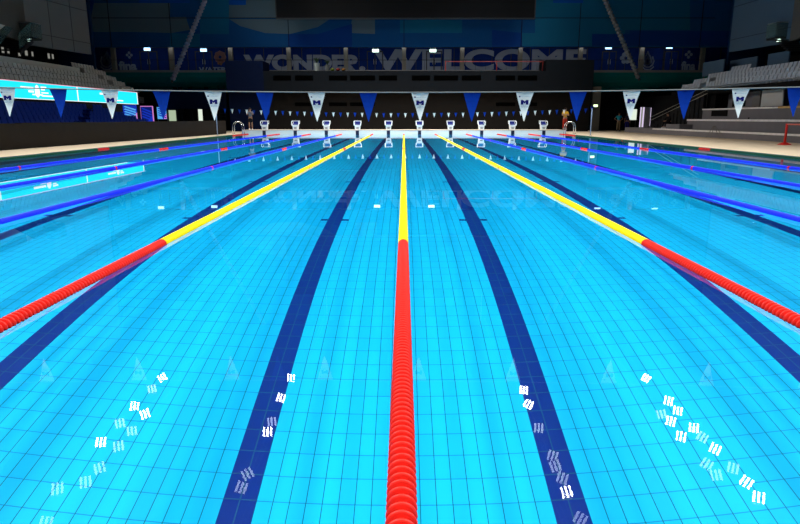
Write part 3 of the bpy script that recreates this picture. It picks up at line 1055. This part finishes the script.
def rest_mesh(cols_of, name, mats, seg=12, start=100):
    V, F, MI = [], [], []
    n = int(49.7 / PIT)
    prof = [(.0, .034), (.002, .050), (.008, R0), (.0145, .048), (.0165, .037), (.041, .034)]
    cs = [(math.cos(2 * PI * k / seg), math.sin(2 * PI * k / seg)) for k in range(seg)]
    for i in range(start, n):
        y0 = .15 + i * PIT
        b = len(V)
        mi = cols_of(y0)
        for x, r in prof:
            V += [(r * c, y0 + x, r * s) for c, s in cs]
        for j in range(len(prof) - 1):
            for k in range(seg):
                k2 = (k + 1) % seg
                F.append((b + j * seg + k, b + (j + 1) * seg + k, b + (j + 1) * seg + k2, b + j * seg + k2))
                MI.append(mi)
    me = bpy.data.meshes.new(name)
    me.from_pydata(V, [], F)
    for m in mats: me.materials.append(m)
    me.polygons.foreach_set('material_index', MI)
    me.update()
    return me


def scheme(y):
    if y < 5 or y > 45 or abs(y - 25) < .5 or abs(y - 15) < .05 or abs(y - 35) < .05: return 0
    return 1


fm_red = float_mesh(M['red_f'], 'float_disc')
rests = {c: rest_mesh(scheme, 'float_run', [M['red_f'], M[c]]) for c in ('yel_f', 'blu_f', 'grn_f')}
cable_me = MB().tube([(0, 0, 0), (0, PL, 0)], .006, 8).mesh('steel_cable', M['cable'])
cap_me = MB().tube([(0, 49.78, 0), (0, 49.9, 0), (0, 50, 0)], [.012, .02, .02], 8).mesh('end_hook', M['cable'])
where = {-12.5: 'green and red lane rope along the left pool edge', -10: 'blue and red lane rope nearest the green rope at left',
         -7.5: 'blue and red lane rope at left, middle one of three blue ropes', -5: 'blue and red lane rope at left, next to the left yellow rope',
         -2.5: 'yellow and red lane rope running to the left picture edge', 0: 'yellow and red lane rope running straight down the picture centre',
         2.5: 'yellow and red lane rope running to the right picture edge', 5: 'blue and red lane rope at right, next to the right yellow rope',
         7.5: 'blue and red lane rope at right, middle one of three blue ropes', 10: 'blue and red lane rope nearest the green rope at right',
         12.5: 'green and red lane rope along the right pool edge'}
for X, lab in where.items():
    c = 'yel_f' if abs(X) <= 2.5 else ('grn_f' if abs(X) > 12 else 'blu_f')
    t = thing('lane_rope', (X if X else -.008, 0, .004), lab, 'lane rope', 'lane ropes across the pool')
    link('cable', cable_me, t)
    link('end_hook', cap_me, t)
    tag(link('float_run', rests[c], t), kind='stuff')
    for i in range(100):
        link('float_disc', fm_red, t, (0, .15 + i * PIT, 0))

# ------------------------------------------------------------------ starting blocks
def starting_block(X, label):
    t = thing('starting_block', (X, PL + .12, .335), label, 'starting block', 'starting blocks at the far end')
    # column widening upward, inclined top with pad between two white cheeks
    MB().hexa([(-.19, 0, 0), (.19, 0, 0), (.19, .5, 0), (-.19, .5, 0)], [(-.23, -.03, .36), (.23, -.03, .36), (.23, .55, .5), (-.23, .55, .5)]).build('pedestal', M['white_p'], t, bevel=.01)
    MB().box((-.1, -.03, .1), (.1, -.005, .22)).build('number_plate', M['lgrey'], t)
    MB().hexa([(-.27, -.08, .34), (.27, -.08, .34), (.27, .66, .50), (-.27, .66, .50)], [(-.27, -.08, .39), (.27, -.08, .39), (.27, .66, .58), (-.27, .66, .58)]).build('platform', M['white_p'], t, bevel=.008)
    MB().hexa([(-.22, -.06, .391), (.22, -.06, .391), (.22, .46, .524), (-.22, .46, .524)], [(-.22, -.06, .405), (.22, -.06, .405), (.22, .46, .542), (-.22, .46, .542)]).build('grip_pad', M['pad_blue'], t)
    MB().hexa([(-.22, .44, .53), (.22, .44, .53), (.22, .66, .57), (-.22, .66, .57)], [(-.22, .56, .68), (.22, .56, .68), (.22, .64, .68), (-.22, .64, .68)]).build('foot_rest', M['pad_blue'], t, bevel=.006)
    for s in (-1, 1):
        MB().tube([(s * .27, -.04, .36), (s * .285, -.03, .5), (s * .285, .04, .64), (s * .275, .3, .70), (s * .27, .6, .70), (s * .26, .64, .55)], .026, 8).build('side_handle', M['white_p'], t, smooth=True)
    MB().tube([(-.26, .62, .70), (.26, .62, .70)], .022, 8).build('cross_bar', M['white_p'], t, smooth=True)
    MB().tube([(-.16, -.12, .2), (.16, -.12, .2)], .016, 8).tube([(-.16, -.12, .2), (-.16, 0, .2)], .012, 6).tube([(.16, -.12, .2), (.16, 0, .2)], .012, 6).build('backstroke_grip', M['cable'], t)
    return t


ordw = ['leftmost', 'second from left', 'third from left', 'fourth from left', 'directly left of the centre rope', 'directly right of the centre rope', 'fourth from right', 'third from right', 'second from right', 'rightmost']
sb0 = starting_block(-11.25, 'white starting block with blue grip pad, %s of the ten' % ordw[0])
for k in range(1, 10):
    c = copy_tree(sb0)
    c.location.x = -11.25 + 2.5 * k
    c['label'] = 'white starting block with blue grip pad, %s%s' % (ordw[k], '' if k in (4, 5) else ' of the ten')

# ------------------------------------------------------------------ pool ladders
for s, side in ((-1, 'left'), (1, 'right')):
    t = thing('pool_ladder', (s * 13.05, 48.9, 0), 'chrome pool ladder with curved handrails at the far %s corner' % side, 'pool ladder')
    for yy in (0, .55):
        pts = []
        for i in range(15):
            a = PI * i / 14
            pts.append((s * (.05 + .38 * math.cos(a)), yy, .55 + .45 * math.sin(a)))
        pts = [(s * .43, yy, .03)] + pts + [(s * -.33, yy, -.9)]
        MB().tube(pts, .03, 10).build('handrail', M['chrome'], t, smooth=True)
    for z in (.02, -.28, -.58):
        MB().box((s * -.38, 0.03, z - .015), (s * -.28, .52, z + .015)).build('tread', M['chrome'], t, bevel=.004)
    MB().tube([(s * .43, 0, .031), (s * .43, 0, .045)], .06, 12).tube([(s * .43, .55, .031), (s * .43, .55, .045)], .06, 12).build('base_flange', M['chrome'], t)

# ------------------------------------------------------------------ backstroke flag lines
def M_logo(mb, cx, cz, w, h, y):
    """bold M shape"""
    P = [(-.5, -.5), (-.5, .5), (-.22, .5), (0, .18), (.22, .5), (.5, .5), (.5, -.5), (.16, -.5), (.16, -.05), (0, -.28), (-.16, -.05), (-.16, -.5)]
    pts = [(cx + x * w, y, cz + z * h) for x, z in P]
    # split into convex pieces
    for q in ((0, 1, 2, 10 + 1), (2, 3, 9, 10), (3, 4, 8, 9), (4, 5, 6, 7)):
        mb.prism([pts[i] for i in q], (0, -.0012, 0))
    mb.prism([pts[i] for i in (11, 2, 10)], (0, -.0012, 0))
    mb.prism([pts[i] for i in (8, 4, 7)], (0, -.0012, 0))


def sag_near(x): return 1.515 + .0032 * x * x


YF = 5.0
fl1 = thing('flag_line', (0, YF, 0), 'near line of big blue and white triangular pennants across the pool', 'flag line')
MB().tube([(x * .5, -.02 * x * .5, sag_near(x * .5)) for x in range(-27, 28)], .0055, 8).build('cord', M['cord'], fl1)
SPC = .508
# the printed logo flag as shared meshes
def flag_me(m, w, h, name):
    mb = MB()
    n = 6
    v, f = [], []
    for i in range(n + 1):
        t = i / n
        half = w / 2 * (1 - t) + .002
        yy = .012 * math.sin(t * 4.)
        v += [(-half, yy, -t * h), (0, yy + .008 * (1 - t), -t * h), (half, yy, -t * h)]
    for i in range(n):
        b = i * 3
        f += [(b, b + 1, b + 4, b + 3), (b + 1, b + 2, b + 5, b + 4)]
    mb.add(v, f)
    k = len(v)
    mb.add([(x, y + .0015, z) for x, y, z in v], [tuple(reversed(q)) for q in f])
    return mb.mesh(name, m)


FW, FH = .168, .275
mw_, mb_ = flag_me(M['flag_w'], FW, FH, 'pennant'), flag_me(M['flag_b'], FW, FH, 'pennant')
lg = MB()
M_logo(lg, 0, -.095, .075, .045, -.004)
logo_me = lg.mesh('navy_logo', M['logo'])
lg = MB()
for x in (-.022, 0, .022):
    for a in (0, 1):
        lg.tube([(x - .010, -.0035, -.125 - .011 * a), (x, -.0035, -.134 - .011 * a), (x + .010, -.0035, -.125 - .011 * a)], .0016, 4)
wave_me = lg.mesh('wave_mark', M['logo_l'])
sq_me = MB().box((-.057, -.0055, -.047), (-.043, -.004, -.035)).mesh('small_square', M['logo'])
tm = text_mesh('MYRTHA POOLS', 1, .0, .0)
xs_ = [v.co.x for v in tm.vertices]
a_, b_ = min(xs_), max(xs_)
for v in tm.vertices:
    v.co = (-.040 + (v.co.x - a_) / (b_ - a_) * .095, -.0056, -.046 + v.co.y * .0125)
tm.materials.clear()
tm.materials.append(M['logo_l'])
for k in range(-8, 9):
    # centre-right white flag stands just right of the middle rope
    x = .158 + k * SPC + (.0016 if k > 0 else -.0005) * k * k
    z = sag_near(x) - .004
    if k % 2 == 0:
        f = link('pennant', mw_, fl1, (x, -.02 * x, z))
        tag(f, 'white pennant with navy logo')
        link('navy_logo', logo_me, f)
        link('wave_mark', wave_me, f)
        link('small_square', sq_me, f)
        link('small_lettering', tm, f)
    else:
        tag(link('pennant', mb_, fl1, (x, -.02 * x, z)), 'plain blue pennant')

YF2 = 45.0


def sag_far(x): return 1.62 + .00185 * x * x


fl2 = thing('flag_line', (0, YF2, 0), 'far line of tiny blue and white pennants before the starting blocks', 'flag line')
MB().tube([(x * .5, 0, sag_far(x * .5)) for x in range(-27, 28)], .008, 6).build('cord', M['charcoal'], fl2)
sw, sb_ = flag_me(M['flag_w'], .2, .33, 'pennant'), flag_me(M['flag_b'], .2, .33, 'pennant')
for k in range(-25, 26):
    x = .52 * k + .1
    tag(link('pennant', sw if k % 2 == 0 else sb_, fl2, (x, 0, sag_far(x))), 'small white pennant' if k % 2 == 0 else 'small blue pennant')
for s, side in ((-1, 'left'), (1, 'right')):
    t = thing('flag_post', (s * 13.55, YF2, .03), 'slim steel post holding the far pennant line on the %s deck' % side, 'post')
    MB().tube([(0, 0, 0), (0, 0, 2.05)], .035, 10).build('pole', mat('post_' + side, (.25, .35, .55), .4), t, smooth=True)
    MB().tube([(0, 0, 0), (0, 0, .03)], .11, 14).build('base_plate', M['cable'], t)
    MB().box((-.12, -.05, 1.9), (.08, .05, 2.06)).build('cord_clamp', M['pad_blue'], t, bevel=.01)
    t = thing('flag_post', (s * 13.55, YF - .02 * s * 13.5, .03), 'steel post holding the near pennant line on the %s deck' % side, 'post')
    MB().tube([(0, 0, 0), (0, 0, 1.97)], .03, 10).build('pole', M['cable'], t, smooth=True)
    MB().tube([(0, 0, 0), (0, 0, .03)], .11, 14).build('base_plate', M['cable'], t)

# ------------------------------------------------------------------ red barrier on the right deck
p = pix(784.5, 144.2, 1.241 / .04115)
p.z = .03
dirb = Vector((.12, -1, 0)).normalized()
t = thing('red_barrier', p, 'red metal barrier rail standing on the beige deck at right', 'barrier')
MB().tube([(0, 0, .02), (0, 0, .98)], .055, 12).build('post', M['red_f'], t, smooth=True)
MB().tube([dirb * 3 + Vector((0, 0, .02)), dirb * 3 + Vector((0, 0, .98))], .055, 12).build('post', M['red_f'], t, smooth=True)
MB().tube([(0, 0, .95), dirb * 3 + Vector((0, 0, .95))], .035, 10).build('top_rail', mat('faded_red', (.7, .15, .12), .5), t, smooth=True)
for q in (Vector((0, 0, 0)), dirb * 3):
    MB().hexa([q + Vector(v) for v in ((-.24, -.24, 0), (.24, -.24, 0), (.24, .24, 0), (-.24, .24, 0))], [q + Vector(v) for v in ((-.06, -.06, .12), (.06, -.06, .12), (.06, .06, .12), (-.06, .06, .12))]).build('foot', M['red_f'], t)

# small things lying at the bleachers
for i, (px, py, D, lab) in enumerate(((711, 137.5, 40.5, 'small folded trestle stand in front of the first bleacher step'),)):
    t = thing('trestle_stand', (19.55, 39.0, .03), lab, 'stand')
    for s in (-1, 1):
        MB().tube([(0, s * .9, 0), (0, s * .05, .75)], .02, 6).build('leg', M['concrete'], t)
        MB().tube([(.3, s * .9, 0), (0.05, s * .05, .75)], .02, 6).build('leg', M['concrete'], t)
    MB().tube([(0, -.15, .75), (0, .15, .75)], .025, 6).build('cross_bar', M['concrete'], t)


# ------------------------------------------------------------------ people
def skin(verts, edges, radii, name, m, parent, root=0, lvl=2):
    me = bpy.data.meshes.new(name)
    me.from_pydata(verts, edges, [])
    o = bpy.data.objects.new(name, me)
    C.objects.link(o)
    o.modifiers.new('skin', 'SKIN')
    for i, r in enumerate(radii):
        r = r if isinstance(r, tuple) else (r, r)
        me.skin_vertices[0].data[i].radius = r
        me.skin_vertices[0].data[i].use_root = (i == root)
    sb = o.modifiers.new('sub', 'SUBSURF')
    sb.levels = lvl
    dg = bpy.context.evaluated_depsgraph_get()
    res = bpy.data.meshes.new_from_object(o.evaluated_get(dg))
    bpy.data.objects.remove(o)
    res.name = name
    res.materials.clear()
    res.materials.append(m)
    res.polygons.foreach_set('use_smooth', [True] * len(res.polygons))
    return link(name, res, parent)


def person(loc, rotz, label, J, shirt, legs, short, sleeve, hairc=None, shoe=None, h=1.75):
    """J: joints dict in metres, facing -Y"""
    t = thing('person', loc, label, 'person', rotz=rotz)
    J = {k: Vector(v) for k, v in J.items()}
    V, E, R = [], [], []

    def v(p, r):
        V.append(tuple(p)); R.append(r)
        return len(V) - 1
    pel = v(J['pelvis'], .12)
    sp = v(J['spine'], .115); ch = v(J['chest'], .13); nk = v(J['neck'], .052)
    hd = v(J['head'] - Vector((0, 0, .05)), .075); ht = v(J['head'] + Vector((0, 0, .05)), .085)
    E += [(pel, sp), (sp, ch), (ch, nk), (nk, hd), (hd, ht)]
    for s in 'lr':
        sh = v(J['sh_' + s], .055); el = v(J['el_' + s], .04); wr = v(J['wr_' + s], .028); pm = v(J['hand_' + s], .034)
        E += [(ch, sh), (sh, el), (el, wr), (wr, pm)]
        hp = v(J['hip_' + s], .085); kn = v(J['kn_' + s], .055); cf = v(J['kn_' + s].lerp(J['an_' + s], .3), .056); an = v(J['an_' + s], .036); ft = v(J['toe_' + s], .034)
        E += [(pel, hp), (hp, kn), (kn, cf), (cf, an), (an, ft)]
    skin(V, E, R, 'body', M['skin'], t)
    # fingers
    for s in 'lr':
        w, hnd = J['wr_' + s], J['hand_' + s]
        d = (hnd - w).normalized()
        side = d.cross(Vector((0, 1, 0)))
        side = side.normalized() if side.length > .1 else Vector((1, 0, 0))
        mb = MB()
        for k, l in enumerate((.065, .078, .072, .055)):
            b0 = hnd + side * (.024 * (k - 1.5) / 1.5)
            mb.tube([b0, b0 + d * l * .55, b0 + d * l + Vector((0, .012, -.006))], [.009, .0085, .006], 6)
        mb.tube([hnd - side * .02 - d * .03, hnd - side * .05 + d * .01, hnd - side * .05 + d * .04], [.011, .01, .007], 6)
        mb.build('fingers', M['skin'], t, smooth=True)
    # face
    hc = J['head']
    MB().ball((hc.x - .032, hc.y - .083, hc.z + .01), .011, 8).ball((hc.x + .032, hc.y - .083, hc.z + .01), .011, 8).build('eyes', M['eye'], t)
    MB().tube([(hc.x, hc.y - .085, hc.z + .01), (hc.x, hc.y - .112, hc.z - .025), (hc.x, hc.y - .085, hc.z - .035)], [.008, .015, .008], 6).build('nose', M['skin'], t, smooth=True)
    MB().box((hc.x - .024, hc.y - .09, hc.z - .062), (hc.x + .024, hc.y - .075, hc.z - .054)).build('mouth', M['orange'], t)
    MB().ball((hc.x - .088, hc.y, hc.z), (.012, .02, .03), 8).ball((hc.x + .088, hc.y, hc.z), (.012, .02, .03), 8).build('ears', M['skin'], t)
    MB().ball((hc.x, hc.y + .018, hc.z + .055), (.098, .105, .09), 14).build('hair', M['hair'], t, smooth=True)
    # shirt
    V, E, R = [], [], []
    a = v(J['pelvis'] + Vector((0, 0, .02)), .14); b = v(J['spine'], .135); c = v(J['chest'], .148); n = v(J['neck'] - Vector((0, 0, .05)), .075)
    E += [(a, b), (b, c), (c, n)]
    for s in 'lr':
        sh = v(J['sh_' + s], .072)
        q = J['sh_' + s].lerp(J['el_' + s], sleeve if sleeve <= 1 else 1)
        el = v(q, .06)
        E += [(c, sh), (sh, el)]
        if sleeve > 1:
            wr = v(J['el_' + s].lerp(J['wr_' + s], .9), .042)
            E.append((el, wr))
    skin(V, E, R, 'shirt', shirt, t)
    V, E, R = [], [], []
    a = v(J['pelvis'] + Vector((0, 0, .04)), .135)
    b = v(J['pelvis'] - Vector((0, 0, .02)), .14)
    E.append((a, b))
    for s in 'lr':
        hp = v(J['hip_' + s], .105)
        E.append((b, hp))
        if short:
            k = v(J['hip_' + s].lerp(J['kn_' + s], .8), .095)
            E.append((hp, k))
        else:
            k = v(J['kn_' + s], .078); an = v(J['an_' + s] + (J['kn_' + s] - J['an_' + s]) * .1, .062)
            E += [(hp, k), (k, an)]
    skin(V, E, R, 'shorts' if short else 'trousers', legs, t)
    for s in 'lr':
        an, toe = J['an_' + s], J['toe_' + s]
        d = (toe - an)
        d.z = 0
        heel = an - d.normalized() * .05
        skin([tuple(Vector((heel.x, heel.y, toe.z))), tuple(Vector((an.x, an.y, toe.z + .02))), tuple(toe)], [(0, 1), (1, 2)], [.045, .052, .043], 'shoe', shoe or M['white_p'], t, root=1)
    return t


def standing(**kw):
    J = dict(pelvis=(0, 0, .95), spine=(0, .01, 1.12), chest=(0, .01, 1.32), neck=(0, 0, 1.5), head=(0, -.02, 1.63),
             sh_l=(-.18, .01, 1.41), sh_r=(.18, .01, 1.41), el_l=(-.24, .03, 1.13), el_r=(.24, .03, 1.13),
             wr_l=(-.25, -.05, .89), wr_r=(.25, -.05, .89), hand_l=(-.25, -.07, .82), hand_r=(.25, -.07, .82),
             hip_l=(-.1, 0, .88), hip_r=(.1, 0, .88), kn_l=(-.11, -.01, .49), kn_r=(.11, -.01, .49), an_l=(-.12, .02, .09), an_r=(.12, .02, .09),
             toe_l=(-.14, -.15, .045), toe_r=(.14, -.15, .045))
    J.update(kw)
    return J


# left: filming, both hands raised before the face
p = pix(251, 129, 52.6)
person((p.x, p.y, .33), 0, 'person in grey shirt and black shorts standing left, hands raised to face',
       standing(el_l=(-.26, -.12, 1.2), el_r=(.26, -.12, 1.2), wr_l=(-.1, -.28, 1.42), wr_r=(.1, -.28, 1.42), hand_l=(-.05, -.3, 1.48), hand_r=(.05, -.3, 1.48)),
       mat('grey_shirt', (.13, .14, .17), .8), mat('black_shorts', (.008, .008, .01), .8), True, .8)
# right: yellow shirt, red trousers, arms folded
p = pix(564.5, 129, 52.4)
person((p.x, p.y, .33), 0, 'person in yellow shirt and red trousers standing beside the right ladder, arms folded',
       standing(el_l=(-.27, -.05, 1.15), el_r=(.27, -.05, 1.15), wr_l=(.04, -.2, 1.22), wr_r=(-.04, -.22, 1.17), hand_l=(.11, -.19, 1.23), hand_r=(-.11, -.21, 1.18)),
       mat('yellow_shirt', (.6, .33, .02), .8), mat('red_trousers', (.28, .02, .01), .8), False, .7, shoe=M['frame'])
# far right: turquoise shirt, hands on hips
p = pix(618, 130.8, 60.5)
person((p.x, p.y, .03), .1, 'person in turquoise shirt and khaki trousers, hands on hips',
       standing(el_l=(-.42, .06, 1.16), el_r=(.42, .06, 1.16), wr_l=(-.2, -.03, 1.03), wr_r=(.2, -.03, 1.03), hand_l=(-.14, -.05, 1.0), hand_r=(.14, -.05, 1.0)),
       mat('turquoise_shirt', (.02, .28, .38), .8), mat('khaki_trousers', (.2, .15, .09), .8), False, .6, shoe=M['frame'])
p = pix(626.5, 130.5, 61.4)
person((p.x, p.y, .03), -.4, 'person in dark blue clothes behind the turquoise-shirted one, by the lit panel',
       standing(), mat('dark_shirt', (.02, .02, .04), .8), mat('dark_blue_trousers', (.02, .02, .16), .8), False, .7, shoe=M['frame'])
# sitting on the first step at right
person((20.9, 49.3, .03), -1.2, 'person in dark clothes and white shoes sitting on the far bleacher step',
       dict(pelvis=(0, .12, .9), spine=(0, .08, 1.06), chest=(0, 0, 1.25), neck=(0, -.08, 1.42), head=(0, -.13, 1.54),
            sh_l=(-.17, -.01, 1.33), sh_r=(.17, -.01, 1.33), el_l=(-.24, -.16, 1.1), el_r=(.24, -.16, 1.1), wr_l=(-.1, -.36, 1.02), wr_r=(.1, -.36, 1.02),
            hand_l=(-.05, -.41, 1.0), hand_r=(.05, -.41, 1.0), hip_l=(-.1, .08, .88), hip_r=(.1, .08, .88), kn_l=(-.14, -.36, .93), kn_r=(.14, -.36, .93),
            an_l=(-.13, -.42, .52), an_r=(.13, -.42, .52), toe_l=(-.14, -.58, .475), toe_r=(.14, -.58, .475)),
       mat('black_jacket', (.012, .01, .012), .8), mat('black_trousers', (.012, .012, .014), .8), False, 2)

# ------------------------------------------------------------------ floodlights under the roof, seen mirrored in the water
for X, nm in ((-17.9, 'far left'), (-8.6, 'inner left'), (8.6, 'inner right'), (17.9, 'far right')):
    t = thing('lighting_truss', (X, 0, 18.8), 'dark lattice lighting truss under the roof, the %s one' % nm, 'truss', 'lighting trusses')
    for dx, dz in ((-.3, 0), (.3, 0), (-.3, .6), (.3, .6)):
        MB().tube([(dx, -3, dz), (dx, 60, dz)], .05, 6).build('chord', M['frame'], t)
    mb = MB()
    for i in range(42):
        for dx in (-.3, .3):
            mb.tube([(dx, -3 + 1.5 * i, 0), (dx, -2.25 + 1.5 * i, .6), (dx, -1.5 + 1.5 * i, 0)], .025, 4)
    mb.build('lattice', M['frame'], t)


def flood_me(bright):
    hb = MB().box((-.34, -.34, .02), (.34, .34, .22)).tube([(-.36, 0, .1), (-.36, 0, .5), (.36, 0, .5), (.36, 0, .1)], .03, 6)
    bars = MB()
    for k in (-1, 0, 1):
        bars.box((-.3, k * .22 - .06, -.02), (.3, k * .22 + .06, .02))
    return hb.mesh('housing', M['frame']), bars.mesh('lamp_bar', M['lamp'] if bright else M['lamp_dim'])


fm = {b: flood_me(b) for b in (True, False)}
FLO = [(-18.4, 44.4, 1), (-18.4, 42.4, 0), (-18.5, 39.6, 1), (-17.3, 38.4, 1), (-18.4, 37.1, 2), (-17.2, 36.1, 2), (-18.5, 34.7, 1), (-17.2, 34.2, 2), (-17.2, 31.8, 0), (-17.3, 30.4, 0), (-18.5, 29.8, 2), (-17.5, 26.9, 2),
       (18.4, 44.3, 1), (18.5, 40.4, 1), (18.5, 38.9, 1), (17.2, 38.4, 0), (17.4, 37.4, 1), (18.5, 36.5, 1), (17.2, 35.4, 1), (18.5, 35.3, 0), (18.6, 33.9, 1), (17.3, 32.2, 0), (17.3, 31.1, 0), (18.6, 31.8, 2), (18.6, 30.4, 1), (18.5, 29.0, 1),
       (-8.6, 44.4, 1), (-8.7, 40.9, 1), (-8.6, 37.3, 2), (-8.6, 36.0, 1), (-8.7, 31.2, 0), (-8.7, 29.9, 2),
       (8.7, 42.2, 1), (8.6, 39.9, 1), (8.6, 32.0, 2), (8.7, 30.8, 2), (8.6, 29.5, 1), (8.7, 27.2, 2), (8.7, 33.1, 0), (8.6, 36.5, 0)]
FLO.sort(key=lambda q: (round(q[0] / 9), q[1]))
cnt = {}
for i, (X, D, b) in enumerate(FLO):
    row = 'far left' if X < -12 else 'inner left' if X < 0 else 'inner right' if X < 12 else 'far right'
    t = thing('floodlight', (X, D + CAM_Y, 18.0), 'roof floodlight mirrored in the water, %s row, %s from the bottom' % (row, ordinal(cnt.setdefault(row, 1))), 'floodlight', 'roof floodlights, %s row' % row)
    aim = math.radians(random.uniform(-52, -40))
    t.rotation_euler = (Matrix.Rotation(math.atan2(X, 36) + random.uniform(-.12, .12), 4, 'Z').inverted() @ Matrix.Rotation(aim, 4, 'X')
                        @ Matrix.Rotation(PI / 2 + random.uniform(-.45, .45), 4, 'Z')).to_euler()
    cnt[row] += 1
    h, l = fm[b == 1]
    if b == 2:
        h, l = fm[False]
    link('housing', h, t)
    link('lamp_bar', l, t)
